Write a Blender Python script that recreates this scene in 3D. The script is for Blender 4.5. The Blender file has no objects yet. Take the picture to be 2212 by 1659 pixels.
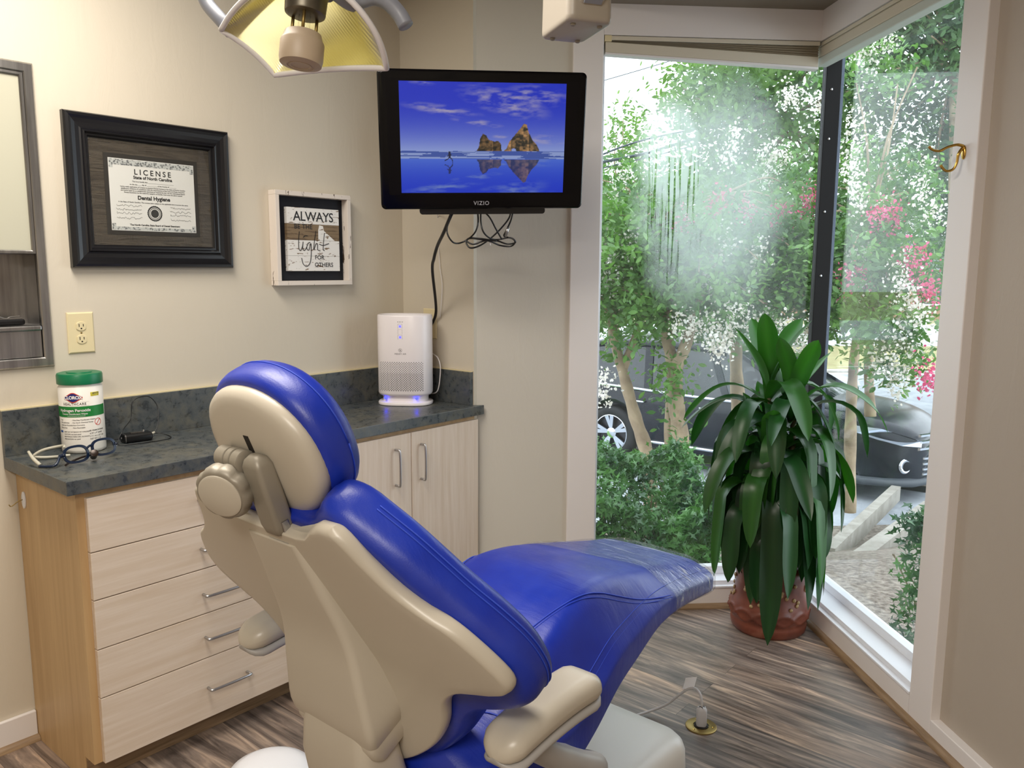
import bpy, math, random
import numpy as np
from mathutils import Vector, Matrix
random.seed(7)
rng = np.random.default_rng(7)
C = bpy.context.scene.collection
sc = bpy.context.scene
PI = math.pi
def V(*a): return Vector(a)

# ------------------------------------------------------------------ camera
W, H, F = 2212.0, 1659.0, 1760.0
pitch, roll, az = math.radians(8.15), math.radians(.27), math.radians(40.22)
CAM = V(0, 0, 1.48)
fw = V(-math.sin(az)*math.cos(pitch), math.cos(az)*math.cos(pitch), -math.sin(pitch))
rt = V(math.cos(az), math.sin(az), 0)
up = rt.cross(fw)
rt, up = rt*math.cos(roll)+up*math.sin(roll), up*math.cos(roll)-rt*math.sin(roll)
cd = bpy.data.cameras.new('camera'); cam = bpy.data.objects.new('camera', cd); C.objects.link(cam)
M = Matrix((rt, up, -fw)).transposed().to_4x4(); M.translation = CAM
cam.matrix_world = M
cd.sensor_fit = 'HORIZONTAL'; cd.sensor_width = 36.0; cd.lens = F/W*36.0
cd.clip_start = 0.05; cd.clip_end = 400
sc.camera = cam
# ------------------------------------------------------------------ world, exposure
wd = bpy.data.worlds.new('sky'); sc.world = wd; wd.use_nodes = True
wn = wd.node_tree; bg = wn.nodes['Background']
bg.inputs['Color'].default_value = (.84, .92, 1.0, 1); bg.inputs['Strength'].default_value = 2.95
sc.view_settings.view_transform = 'Standard'; sc.view_settings.look = 'None'
sc.view_settings.gamma = 1.0; sc.view_settings.use_curve_mapping = False
sc.view_settings.exposure = 0.17
cy = sc.cycles
cy.max_bounces = 7; cy.diffuse_bounces = 4; cy.glossy_bounces = 3; cy.transmission_bounces = 4
cy.transparent_max_bounces = 10; cy.caustics_reflective = False; cy.caustics_refractive = False
cy.sample_clamp_indirect = 6.0; cy.use_denoising = True
# ------------------------------------------------------------------ lamps of the room
def area(name, loc, target, sx, sy, power, col):
    d = bpy.data.lights.new(name, 'AREA'); d.shape = 'RECTANGLE'; d.size = sx; d.size_y = sy
    d.energy = power; d.color = col
    o = bpy.data.objects.new(name, d); C.objects.link(o); o.location = loc
    o.rotation_euler = (Vector(target)-Vector(loc)).to_track_quat('-Z', 'Y').to_euler()
    return o
area('ceiling_panel_light', (-1.75, .72, 2.60), (-1.75, .80, 0), 1.2, .6, 40, (1, .93, .83))
area('ceiling_panel_light', (.3, -1.0, 2.60), (.3, -1.0, 0), 1.2, .6, 64, (1, .93, .83))

# ------------------------------------------------------------------ frame of the window bay (45 degrees to the left wall)
R2 = math.sqrt(.5)
AX = V(-R2, R2, 0)     # outward through the left window
BX = V(R2, R2, 0)      # outward through the right window
def wp(a, b, z=0.0): return AX*a + BX*b + V(0, 0, z)

# ------------------------------------------------------------------ mesh builder
class MB:
    def __init__(s): s.v = []; s.f = []; s.m = []
    def add(s, vs, fs, mi=0):
        o = len(s.v); s.v += [Vector(p) for p in vs]
        s.f += [tuple(i+o for i in f) for f in fs]; s.m += [mi]*len(fs); return s
    def hexa(s, p, mi=0):   # 8 points: bottom 4 ccw, top 4 ccw
        return s.add(p, [(3,2,1,0),(4,5,6,7),(0,1,5,4),(1,2,6,5),(2,3,7,6),(3,0,4,7)], mi)
    def box(s, x0, x1, y0, y1, z0, z1, mi=0):
        return s.hexa([(x0,y0,z0),(x1,y0,z0),(x1,y1,z0),(x0,y1,z0),(x0,y0,z1),(x1,y0,z1),(x1,y1,z1),(x0,y1,z1)], mi)
    def wbox(s, a0, a1, b0, b1, z0, z1, mi=0):
        return s.hexa([wp(a0,b0,z0),wp(a0,b1,z0),wp(a1,b1,z0),wp(a1,b0,z0),wp(a0,b0,z1),wp(a0,b1,z1),wp(a1,b1,z1),wp(a1,b0,z1)], mi)
    def fbox(s, o, ex, ey, ez, x0, x1, y0, y1, z0, z1, mi=0):
        q = lambda x, y, z: o+ex*x+ey*y+ez*z
        return s.hexa([q(x0,y0,z0),q(x1,y0,z0),q(x1,y1,z0),q(x0,y1,z0),q(x0,y0,z1),q(x1,y0,z1),q(x1,y1,z1),q(x0,y1,z1)], mi)
    def rings(s, R, closed=True, cap=True, mi=0):
        n = len(R[0]); o = len(s.v)
        for r in R: s.v += [Vector(p) for p in r]
        for i in range(len(R)-1):
            for j in range(n if closed else n-1):
                k = (j+1) % n
                s.f.append((o+i*n+j, o+i*n+k, o+(i+1)*n+k, o+(i+1)*n+j)); s.m.append(mi)
        if cap and closed:
            s.f.append(tuple(o+j for j in reversed(range(n)))); s.m.append(mi)
            s.f.append(tuple(o+(len(R)-1)*n+j for j in range(n))); s.m.append(mi)
        return s
    def tube(s, pts, r, n=10, mi=0, cap=True):
        pts = [Vector(p) for p in pts]; rr = r if hasattr(r, '__len__') else [r]*len(pts)
        t0 = (pts[1]-pts[0]).normalized(); a = t0.orthogonal().normalized(); R = []
        for i, p in enumerate(pts):
            t = (pts[min(i+1, len(pts)-1)]-pts[max(i-1, 0)]).normalized()
            a = (a-t*a.dot(t)).normalized(); b = t.cross(a)
            R.append([p+(a*math.cos(2*PI*k/n)+b*math.sin(2*PI*k/n))*rr[i] for k in range(n)])
        return s.rings(R, True, cap, mi)
    def lathe(s, prof, c, ax=V(0,0,1), n=32, mi=0, cap=True):
        ax = Vector(ax).normalized(); a = ax.orthogonal().normalized(); b = ax.cross(a); c = Vector(c)
        return s.rings([[c+ax*h+(a*math.cos(2*PI*k/n)+b*math.sin(2*PI*k/n))*max(r, 1e-5) for k in range(n)] for r, h in prof], True, cap, mi)
    def merge(s, o, mi=None):
        k = len(s.v); s.v += o.v; s.f += [tuple(i+k for i in f) for f in o.f]; s.m += o.m if mi is None else [mi]*len(o.f); return s
    def build(s, name, mats, parent=None, smooth=False, bevel=0, bseg=2, sub=0, angle=None):
        if not isinstance(mats, (list, tuple)): mats = [mats]
        me = bpy.data.meshes.new(name)
        if parent is not None: org = wloc(parent)
        else:
            xs = [p.x for p in s.v]; ys = [p.y for p in s.v]; zs = [p.z for p in s.v]
            org = V((min(xs)+max(xs))/2, (min(ys)+max(ys))/2, min(zs))
        me.from_pydata([tuple(p-org) for p in s.v], [], s.f)
        for m in mats: me.materials.append(m)
        me.polygons.foreach_set('material_index', s.m)
        if smooth: me.polygons.foreach_set('use_smooth', [True]*len(me.polygons))
        me.update()
        if smooth and angle: me.set_sharp_from_angle(angle=math.radians(angle))
        o = bpy.data.objects.new(name, me); C.objects.link(o)
        if parent is not None: o.parent = parent
        else: o.location = org
        if bevel:
            b = o.modifiers.new('bevel', 'BEVEL'); b.width = bevel; b.segments = bseg; b.limit_method = 'ANGLE'; b.angle_limit = math.radians(40)
            b.harden_normals = False
        if sub:
            b = o.modifiers.new('sub', 'SUBSURF'); b.levels = sub; b.render_levels = sub
        return o
def wloc(o):
    p = V(0, 0, 0)
    while o is not None: p = p+o.location; o = o.parent
    return p
def tag(o, label, cat, group=None, kind=None):
    if label: o['label'] = label
    if cat: o['category'] = cat
    if group: o['group'] = group
    if kind: o['kind'] = kind
    return o
def thing(name, loc, label, cat, group=None):
    o = bpy.data.objects.new(name, None); C.objects.link(o); o.location = loc; o.empty_display_size = .05
    return tag(o, label, cat, group)
def struct(name, mb, m, **k):
    o = mb.build(name, m, **k); o['kind'] = 'structure'; return o
def dup(root, delta, label=None):
    r = root.copy(); C.objects.link(r); r.location = root.location+Vector(delta)
    if label: r['label'] = label
    for ch in list(root.children):
        c = ch.copy(); C.objects.link(c); c.parent = r
        for g in ch.children:
            d = g.copy(); C.objects.link(d); d.parent = c
    return r
def lerp(keys, x):
    if x <= keys[0][0]: return keys[0][1]
    for (a, p), (b, q) in zip(keys, keys[1:]):
        if x <= b:
            t = (x-a)/(b-a); return p+(q-p)*t
    return keys[-1][1]
def smooth_keys(keys, x):   # monotone-ish cubic through keys
    n = len(keys)
    if x <= keys[0][0]: return keys[0][1]
    if x >= keys[-1][0]: return keys[-1][1]
    for i in range(n-1):
        if x <= keys[i+1][0]:
            x0, y0 = keys[i]; x1, y1 = keys[i+1]; h = x1-x0
            m0 = (y1-keys[i-1][1])/(x1-keys[i-1][0]) if i > 0 else (y1-y0)/h
            m1 = (keys[i+2][1]-y0)/(keys[i+2][0]-x0) if i+2 < n else (y1-y0)/h
            t = (x-x0)/h
            return (2*t**3-3*t*t+1)*y0+(t**3-2*t*t+t)*h*m0+(-2*t**3+3*t*t)*y1+(t**3-t*t)*h*m1
def spline(pts, n=8):
    pts = [Vector(p) for p in pts]; out = []
    for i in range(len(pts)-1):
        p0 = pts[max(i-1, 0)]; p1 = pts[i]; p2 = pts[i+1]; p3 = pts[min(i+2, len(pts)-1)]
        for k in range(n):
            t = k/n
            out.append(.5*((2*p1)+(p2-p0)*t+(2*p0-5*p1+4*p2-p3)*t*t+(3*p1-p0-3*p2+p3)*t**3))
    return out+[pts[-1]]

# ------------------------------------------------------------------ materials
def nt(name):
    m = bpy.data.materials.new(name); m.use_nodes = True; n = m.node_tree
    return m, n, n.nodes['Principled BSDF']
def N(n, t, **k):
    o = n.nodes.new(t)
    for a, b in k.items():
        if a.startswith('_'): setattr(o, a[1:], b)
        else: o.inputs[a.replace('__', ' ')].default_value = b
    return o
def lin(c):
    return tuple((x/255/12.92 if x/255 <= .04045 else ((x/255+.055)/1.055)**2.4) for x in c)+(1,)
def pos(n, scale=(1,1,1), rot=(0,0,0), obj=False):
    mp = n.nodes.new('ShaderNodeMapping'); mp.inputs['Scale'].default_value = scale; mp.inputs['Rotation'].default_value = rot
    if obj: g = n.nodes.new('ShaderNodeTexCoord'); n.links.new(g.outputs['Object'], mp.inputs[0])
    else: g = n.nodes.new('ShaderNodeNewGeometry'); n.links.new(g.outputs['Position'], mp.inputs[0])
    return mp.outputs[0]
def ramp(n, fac, stops):
    r = n.nodes.new('ShaderNodeValToRGB'); e = r.color_ramp.elements
    while len(e) < len(stops): e.new(.5)
    for i, (p, c) in enumerate(stops): e[i].position = p; e[i].color = c if len(c) == 4 else tuple(c)+(1,)
    n.links.new(fac, r.inputs[0]); return r.outputs[0]
def mixc(n, fac, a, b, mode='MIX'):
    m = n.nodes.new('ShaderNodeMix'); m.data_type = 'RGBA'; m.blend_type = mode
    for i, x in ((0, fac), (6, a), (7, b)):
        if hasattr(x, 'is_output'): n.links.new(x, m.inputs[i])
        else: m.inputs[i].default_value = x
    return m.outputs[2]
def bump(n, bs, h, strength=.2, dist=.002):
    b = n.nodes.new('ShaderNodeBump'); b.inputs['Strength'].default_value = strength; b.inputs['Distance'].default_value = dist
    n.links.new(h, b.inputs['Height']); n.links.new(b.outputs[0], bs.inputs['Normal'])
def noise(n, vec, scale, detail=4, rough=.55, dist=0):
    o = N(n, 'ShaderNodeTexNoise', Scale=scale, Detail=detail, Roughness=rough, Distortion=dist); n.links.new(vec, o.inputs['Vector']); return o.outputs['Fac']
def plain(name, col, rough=.5, metal=0, spec=.5, emit=None, es=1, coat=0, bmp=None):
    m, n, b = nt(name); b.inputs['Base Color'].default_value = lin(col); b.inputs['Roughness'].default_value = rough
    b.inputs['Metallic'].default_value = metal; b.inputs['Specular IOR Level'].default_value = spec
    if coat: b.inputs['Coat Weight'].default_value = coat; b.inputs['Coat Roughness'].default_value = .1
    if emit: b.inputs['Emission Color'].default_value = lin(emit); b.inputs['Emission Strength'].default_value = es
    if bmp: bump(n, b, noise(n, pos(n), bmp[0], 3), bmp[1], bmp[2])
    return m
def wallpaint(name, col):
    m, n, b = nt(name); b.inputs['Roughness'].default_value = .55; b.inputs['Specular IOR Level'].default_value = .35
    c = noise(n, pos(n), 1.3, 2); L = lin(col)
    n.links.new(ramp(n, c, [(.3, tuple(x*.96 for x in L[:3])+(1,)), (.7, L)]), b.inputs['Base Color'])
    f1 = noise(n, pos(n, (14, 14, 5)), 1.0, 6, .6, 1.2)
    bump(n, b, f1, .35, .004); return m
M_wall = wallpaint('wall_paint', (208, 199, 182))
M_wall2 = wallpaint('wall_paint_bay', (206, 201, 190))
M_wall_shade = wallpaint('wall_paint_shaded', (178, 167, 154))  # same wall paint, with the right wall's shade put into the colour
M_trim = plain('trim_paint', (230, 225, 223), .4, bmp=(30, .15, .002))
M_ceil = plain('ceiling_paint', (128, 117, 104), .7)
M_white = plain('sill_white', (232, 234, 240), .3)
M_black = plain('black_plastic', (14, 14, 16), .35)
M_blackgloss = plain('black_gloss', (5, 5, 8), .14, spec=.22)
M_blackmetal = plain('mullion_black', (14, 11, 10), .55, spec=.2)
M_dark = plain('dark_gap', (30, 24, 18), .8)
M_chrome = plain('brushed_nickel', (190, 190, 192), .28, 1)
M_brass = plain('brass', (196, 160, 84), .22, 1)
M_brassdull = plain('dull_brass', (150, 128, 78), .42, .9)
M_ivory = plain('ivory_plastic', (222, 208, 168), .35)
M_blind = plain('blind_fabric', (206, 198, 180), .7)
M_beige = plain('chair_plastic', (196, 188, 173), .33, spec=.5)
M_beigegrey = plain('bracket_grey', (150, 143, 130), .45, .25)
M_armw = plain('armrest_shell', (176, 174, 172), .4)
M_base = plain('chair_base', (222, 220, 214), .35)
M_greyarm = plain('light_arm_grey', (142, 146, 158), .4)
M_white_pl = plain('white_plastic', (232, 228, 228), .35)
M_cord = plain('grey_cord', (190, 188, 190), .5)
M_green = plain('lid_green', (10, 112, 72), .35)

def laminate(name, vert):
    m, n, b = nt(name); b.inputs['Roughness'].default_value = .42
    p = pos(n, (45, 45, 2.2) if vert else (45, 2.2, 45))
    g = noise(n, p, 1, 5, .6, .25); g2 = noise(n, pos(n, (160, 160, 6) if vert else (160, 6, 160)), 1, 3, .6, .1)
    c = ramp(n, g, [(.3, lin((214, 196, 176))), (.5, lin((228, 214, 200))), (.72, lin((238, 226, 214)))])
    c = mixc(n, g2, lin((212, 192, 170)), c)
    n.links.new(c, b.inputs['Base Color']); bump(n, b, g2, .08, .001); return m
M_lamH = laminate('laminate_drawer', False); M_lamV = laminate('laminate_door', True)
def sidepanel():
    m, n, b = nt('laminate_side'); b.inputs['Roughness'].default_value = .45
    g = noise(n, pos(n, (30, 30, 1.6)), 1, 5, .6, .3)
    n.links.new(ramp(n, g, [(.3, lin((184, 150, 106))), (.7, lin((206, 174, 128)))]), b.inputs['Base Color']); return m
M_side = sidepanel()
def counter():
    m, n, b = nt('counter_laminate'); b.inputs['Roughness'].default_value = .3
    a = noise(n, pos(n), 9, 6, .65, .6); c2 = noise(n, pos(n), 38, 5, .7, .3)
    c = ramp(n, a, [(.3, lin((34, 42, 50))), (.48, lin((60, 66, 70))), (.6, lin((84, 82, 72))), (.75, lin((48, 62, 80)))])
    d = ramp(n, c2, [(.32, lin((34, 36, 40))), (.5, lin((96, 100, 100))), (.7, lin((124, 122, 112)))])
    n.links.new(mixc(n, .38, c, d), b.inputs['Base Color'])
    n.links.new(ramp(n, c2, [(.3, (.22,.22,.22,1)), (.7, (.42,.42,.42,1))]), b.inputs['Roughness']); return m
M_counter = counter()
def floor_mat():
    m, n, b = nt('floor_planks')
    br = N(n, 'ShaderNodeTexBrick', Scale=1.0); br.offset = .37; br.inputs['Brick Width'].default_value = 1.22; br.inputs['Row Height'].default_value = .092
    br.inputs['Mortar Size'].default_value = .0008; br.inputs['Color1'].default_value = (0,0,0,1); br.inputs['Color2'].default_value = (1,1,1,1); br.inputs['Mortar'].default_value = (.3,.3,.3,1)
    n.links.new(pos(n), br.inputs['Vector'])
    sep = N(n, 'ShaderNodeSeparateXYZ'); g = n.nodes.new('ShaderNodeNewGeometry'); n.links.new(g.outputs['Position'], sep.inputs[0])
    # grain coordinates, shifted per plank
    mul = N(n, 'ShaderNodeMath', _operation='MULTIPLY'); mul.inputs[1].default_value = 37.0; n.links.new(br.outputs['Color'], mul.inputs[0])
    cx = N(n, 'ShaderNodeCombineXYZ')
    mx = N(n, 'ShaderNodeMath', _operation='MULTIPLY'); mx.inputs[1].default_value = 1.7; n.links.new(sep.outputs[0], mx.inputs[0])
    my = N(n, 'ShaderNodeMath', _operation='MULTIPLY'); my.inputs[1].default_value = 15.0; n.links.new(sep.outputs[1], my.inputs[0])
    n.links.new(mx.outputs[0], cx.inputs[0]); n.links.new(my.outputs[0], cx.inputs[1]); n.links.new(mul.outputs[0], cx.inputs[2])
    g1 = noise(n, cx.outputs[0], 1.0, 6, .62, 1.4)
    my2 = N(n, 'ShaderNodeVectorMath', _operation='MULTIPLY'); my2.inputs[1].default_value = (1.6, 5, 1); n.links.new(cx.outputs[0], my2.inputs[0])
    g2 = noise(n, my2.outputs[0], 1.0, 4, .6, .4)
    c = ramp(n, g1, [(.28, lin((64, 54, 50))), (.43, lin((108, 96, 88))), (.55, lin((142, 126, 114))), (.68, lin((196, 172, 150)))])
    c2 = ramp(n, g2, [(.3, (.52,.50,.50,1)), (.62, (1.05,1.05,1.05,1))])
    c = mixc(n, .85, c, c2, 'MULTIPLY')
    tone = ramp(n, br.outputs['Color'], [(0, (.78,.80,.84,1)), (.55, (1,1,1,1)), (1, (1.28,1.2,1.12,1))])
    c = mixc(n, 1.0, c, tone, 'MULTIPLY')
    gap = ramp(n, br.outputs['Fac'], [(0, (1,1,1,1)), (1, (.45,.42,.4,1))])
    c = mixc(n, 1.0, c, gap, 'MULTIPLY')
    n.links.new(c, b.inputs['Base Color'])
    n.links.new(ramp(n, g2, [(.3, (.30,.30,.30,1)), (.7, (.42,.42,.42,1))]), b.inputs['Roughness'])
    bump(n, b, g2, .12, .001); return m
M_floor = floor_mat()
def shoe():
    m, n, b = nt('shoe_moulding'); b.inputs['Roughness'].default_value = .5
    n.links.new(ramp(n, noise(n, pos(n, (6, 6, 90)), 1, 4), [(.3, lin((118, 94, 68))), (.7, lin((160, 134, 104)))]), b.inputs['Base Color']); return m
M_shoe = shoe()
def leather():
    m, n, b = nt('blue_leather'); b.inputs['Roughness'].default_value = .36; b.inputs['Specular IOR Level'].default_value = .55
    f = noise(n, pos(n), 420, 2); g = noise(n, pos(n), 5, 3)
    n.links.new(ramp(n, g, [(.3, lin((20, 40, 150))), (.7, lin((30, 58, 178)))]), b.inputs['Base Color'])
    n.links.new(ramp(n, noise(n, pos(n), 16, 4), [(.3, (.30,.30,.30,1)), (.7, (.44,.44,.44,1))]), b.inputs['Roughness'])
    w = noise(n, pos(n, (3, 22, 8)), 1, 3, .6, .8)
    ad = N(n, 'ShaderNodeMath', _operation='MULTIPLY_ADD'); n.links.new(f, ad.inputs[0]); ad.inputs[1].default_value = .12; n.links.new(w, ad.inputs[2])
    bump(n, b, ad.outputs[0], .35, .004); return m
M_blue = leather()
M_thread = plain('blue_thread', (44, 74, 196), .55)
def steel():
    m, n, b = nt('brushed_steel'); b.inputs['Metallic'].default_value = 1; b.inputs['Roughness'].default_value = .32
    g = noise(n, pos(n, (4, 60, 4)), 1, 4); n.links.new(ramp(n, g, [(.3, lin((150, 148, 146))), (.7, lin((186, 184, 182)))]), b.inputs['Base Color']); return m
M_steel = steel()
def math1(n, op, a, b=None, c=None, clamp=False):
    o = n.nodes.new('ShaderNodeMath'); o.operation = op; o.use_clamp = clamp
    for i, x in enumerate((a, b, c)):
        if x is None: continue
        if hasattr(x, 'is_output'): n.links.new(x, o.inputs[i])
        else: o.inputs[i].default_value = x
    return o.outputs[0]
def glass_mat(name, fog):
    m = bpy.data.materials.new(name); m.use_nodes = True; n = m.node_tree; n.nodes.clear()
    out = n.nodes.new('ShaderNodeOutputMaterial'); tr = n.nodes.new('ShaderNodeBsdfTransparent'); gl = n.nodes.new('ShaderNodeBsdfGlossy')
    gl.inputs['Roughness'].default_value = 0.0; fr = n.nodes.new('ShaderNodeLayerWeight'); fr.inputs['Blend'].default_value = .5
    tr.inputs['Color'].default_value = (.97, .985, .98, 1)
    mx = n.nodes.new('ShaderNodeMixShader')
    k = math1(n, 'MULTIPLY_ADD', math1(n, 'POWER', fr.outputs['Facing'], 5.0), .96, .018)
    n.links.new(k, mx.inputs[0]); n.links.new(tr.outputs[0], mx.inputs[1]); n.links.new(gl.outputs[0], mx.inputs[2])
    last = mx.outputs[0]
    if fog: last = fog(n, last)
    n.links.new(last, out.inputs[0]); return m
def fogmix(n, last, fac, col=(.80,.88,.86,1)):
    d = n.nodes.new('ShaderNodeBsdfTranslucent'); d.inputs[0].default_value = col
    d2 = n.nodes.new('ShaderNodeBsdfDiffuse'); d2.inputs[0].default_value = col
    a = n.nodes.new('ShaderNodeAddShader'); mm = n.nodes.new('ShaderNodeMixShader'); mm.inputs[0].default_value = .25
    n.links.new(d.outputs[0], mm.inputs[1]); n.links.new(d2.outputs[0], mm.inputs[2])
    mx = n.nodes.new('ShaderNodeMixShader'); n.links.new(fac, mx.inputs[0]); n.links.new(last, mx.inputs[1]); n.links.new(mm.outputs[0], mx.inputs[2])
    return mx.outputs[0]
def left_fog(n, last):
    # condensation patch between the panes, in the pane's own (b, z) coordinates
    g = n.nodes.new('ShaderNodeNewGeometry'); dt = N(n, 'ShaderNodeVectorMath', _operation='DOT_PRODUCT'); dt.inputs[1].default_value = BX
    n.links.new(g.outputs['Position'], dt.inputs[0]); sp = n.nodes.new('ShaderNodeSeparateXYZ'); n.links.new(g.outputs['Position'], sp.inputs[0])
    b, z = dt.outputs['Value'], sp.outputs[2]
    cx = n.nodes.new('ShaderNodeCombineXYZ'); n.links.new(b, cx.inputs[0]); n.links.new(z, cx.inputs[1])
    def ell(cb, cz, rb, rz, soft):
        x = math1(n, 'DIVIDE', math1(n, 'SUBTRACT', b, cb), rb); y = math1(n, 'DIVIDE', math1(n, 'SUBTRACT', z, cz), rz)
        d = math1(n, 'SQRT', math1(n, 'ADD', math1(n, 'MULTIPLY', x, x), math1(n, 'MULTIPLY', y, y)))
        d = math1(n, 'ADD', d, math1(n, 'MULTIPLY', math1(n, 'SUBTRACT', noise(n, cx.outputs[0], 5, 4), .5), .5))
        return math1(n, 'DIVIDE', math1(n, 'SUBTRACT', 1.0, d), soft, clamp=True)
    e1 = ell(1.13, 1.78, .36, .55, .5); e2 = ell(.96, 1.95, .17, .26, .35); e3 = ell(1.2, 1.25, .25, .45, .6)
    f = math1(n, 'MAXIMUM', math1(n, 'MULTIPLY', e1, .26), math1(n, 'MULTIPLY', e2, .36))
    f = math1(n, 'MAXIMUM', f, math1(n, 'MULTIPLY', e3, .05))
    # clear rivulets running down
    mp = n.nodes.new('ShaderNodeMapping'); mp.inputs['Scale'].default_value = (75, 2.0, 1); n.links.new(cx.outputs[0], mp.inputs[0])
    st = noise(n, mp.outputs[0], 1, 3, .6, .35)
    clear = math1(n, 'SUBTRACT', 1.0, math1(n, 'MULTIPLY', math1(n, 'MULTIPLY', math1(n, 'SUBTRACT', st, .56), 14.0, clamp=True), ell(.95, 1.75, .16, .42, .25)))
    f = math1(n, 'MULTIPLY', f, clear); f = math1(n, 'ADD', f, .01)
    return fogmix(n, last, f)
M_glassL = glass_mat('window_glass_fogged', left_fog)
def right_fog(n, last):
    return fogmix(n, last, math1(n, 'ADD', math1(n, 'MULTIPLY', noise(n, pos(n), 2.2, 3), .02), .0))
M_glassR = glass_mat('window_glass', right_fog)
M_glass = glass_mat('thin_glass', None)
def text_mesh(body, size, M, bold=0.0, ext=0.0, align='CENTER', shear=0.0, spacing=1.0):
    cu = bpy.data.curves.new('t', 'FONT'); cu.body = body; cu.size = size; cu.align_x = align; cu.align_y = 'CENTER'
    cu.offset = bold; cu.extrude = ext; cu.shear = shear; cu.space_character = spacing; cu.resolution_u = 3
    o = bpy.data.objects.new('t', cu); C.objects.link(o); bpy.context.view_layer.update()
    me = bpy.data.meshes.new_from_object(o.evaluated_get(bpy.context.evaluated_depsgraph_get()))
    mb = MB(); mb.add([M @ v.co for v in me.vertices], [tuple(p.vertices) for p in me.polygons])
    bpy.data.objects.remove(o); bpy.data.curves.remove(cu); bpy.data.meshes.remove(me); return mb
def frameM(o, x, y):
    x = Vector(x).normalized(); y = Vector(y).normalized(); z = x.cross(y)
    m = Matrix((x, y, z)).transposed().to_4x4(); m.translation = Vector(o); return m
# ================================================================== THE ROOM
XL, YF = -2.694, 2.442          # left wall, short far wall
KX = -2.271
A0, B0 = 3.333, 1.525           # inner planes of the two window walls
K0 = V(KX, YF, 0); W0 = wp(A0, B0)
far = W0+V(R2, -R2, 0)*5.0
poly = [V(XL, -2.2, 0), V(far.x, -2.2, 0), far, W0, K0, V(XL, YF, 0)]
mb = MB(); o = V(0,0,0)
fl = [(p.x, p.y) for p in poly]
def slab(pts, z0, z1):
    n = len(pts); m = MB()
    m.add([(x, y, z0) for x, y in pts]+[(x, y, z1) for x, y in pts], [tuple(reversed(range(n))), tuple(range(n, 2*n))]+[(i, (i+1) % n, n+(i+1) % n, n+i) for i in range(n)])
    return m
struct('floor', slab(fl, -.05, 0), M_floor)
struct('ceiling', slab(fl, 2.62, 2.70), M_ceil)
struct('wall_left', MB().box(XL-.12, XL, -2.32, .505, -.05, 2.70).box(XL-.12, XL, .97, YF+.12, -.05, 2.70).box(XL-.12, XL, .505, .97, -.05, 1.198).box(XL-.12, XL, .505, .97, 2.04, 2.70).box(XL-.13, XL-.105, .505, .97, 1.19, 2.05), M_wall)
struct('wall_far', MB().box(XL, KX, YF, YF+.12, -.05, 2.70), M_wall)
kb = K0.dot(BX)
A1 = A0+.012
struct('wall_bay', MB().wbox(A1, A1+.13, kb+.0, .53, -.05, 2.70), M_wall2)
struct('wall_back', MB().box(XL-.12, far.x+.12, -2.32, -2.2, -.05, 2.70), M_wall)
struct('wall_side', MB().box(far.x, far.x+.12, -2.2, far.y, -.05, 2.70), M_wall)
struct('wall_right', MB().wbox(-3.6, 2.29, B0+.032, B0+.16, -.05, 2.70), M_wall_shade)
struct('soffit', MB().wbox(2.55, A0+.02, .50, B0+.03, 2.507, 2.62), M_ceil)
# window surrounds: left
struct('trim_1', MB().wbox(A0, A0+.14, .515, .637, 0, 2.507), M_trim, bevel=.003)
struct('trim_2', MB().wbox(A0, A0+.14, .637, B0+.14, 2.39, 2.62).wbox(2.405, A0, B0, B0+.14, 2.39, 2.62), M_trim)
struct('trim_3', MB().wbox(A0, A0+.14, .637, B0, 0, .088).wbox(2.405, A0, B0, B0+.14, 0, .088), M_trim)
struct('trim_4', MB().wbox(2.286, 2.405, B0, B0+.15, 0, 2.62).wbox(-3.6, 2.286, B0, B0+.04, 0, .068).wbox(-3.6, 2.286, B0, B0+.04, 2.45, 2.62), M_trim, bevel=.003)
struct('window_sill', MB().wbox(A0-.004, A0+.018, .637, B0-.004, .088, .098).wbox(A0+.018, A0+.12, .637, 1.60, .088, .115)
       .wbox(2.405, A0, B0-.004, B0+.018, .088, .098).wbox(2.405, 3.45, B0+.018, B0+.12, .088, .115), M_white, bevel=.002)
def shoebar(mb, p0, p1, inn, r=.020):
    R = []
    for p in (p0, p1):
        R.append([p, p+inn*r, p+inn*r*.95+V(0,0,r*.4), p+inn*r*.7+V(0,0,r*.72), p+inn*r*.35+V(0,0,r*.95), p+V(0,0,r)])
    return mb.rings(R)
mb = MB(); shoebar(mb, wp(A0, .50), wp(A0, B0), -AX); shoebar(mb, wp(A0, B0), wp(-3.6, B0), -BX)
struct('baseboard_right', mb, M_shoe, smooth=True, angle=50)
mb = MB().box(XL, XL+.014, -2.2, .862, 0, .095); struct('baseboard_left', mb, M_trim, bevel=.003)
struct('trim_5', shoebar(MB(), V(XL+.014, -2.2, 0), V(XL+.014, .862, 0), V(1,0,0), .018), M_shoe, smooth=True, angle=50)
struct('baseboard_bay', MB().wbox(A1-.012, A1, kb+.05, .515, 0, .09), M_trim)
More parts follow.
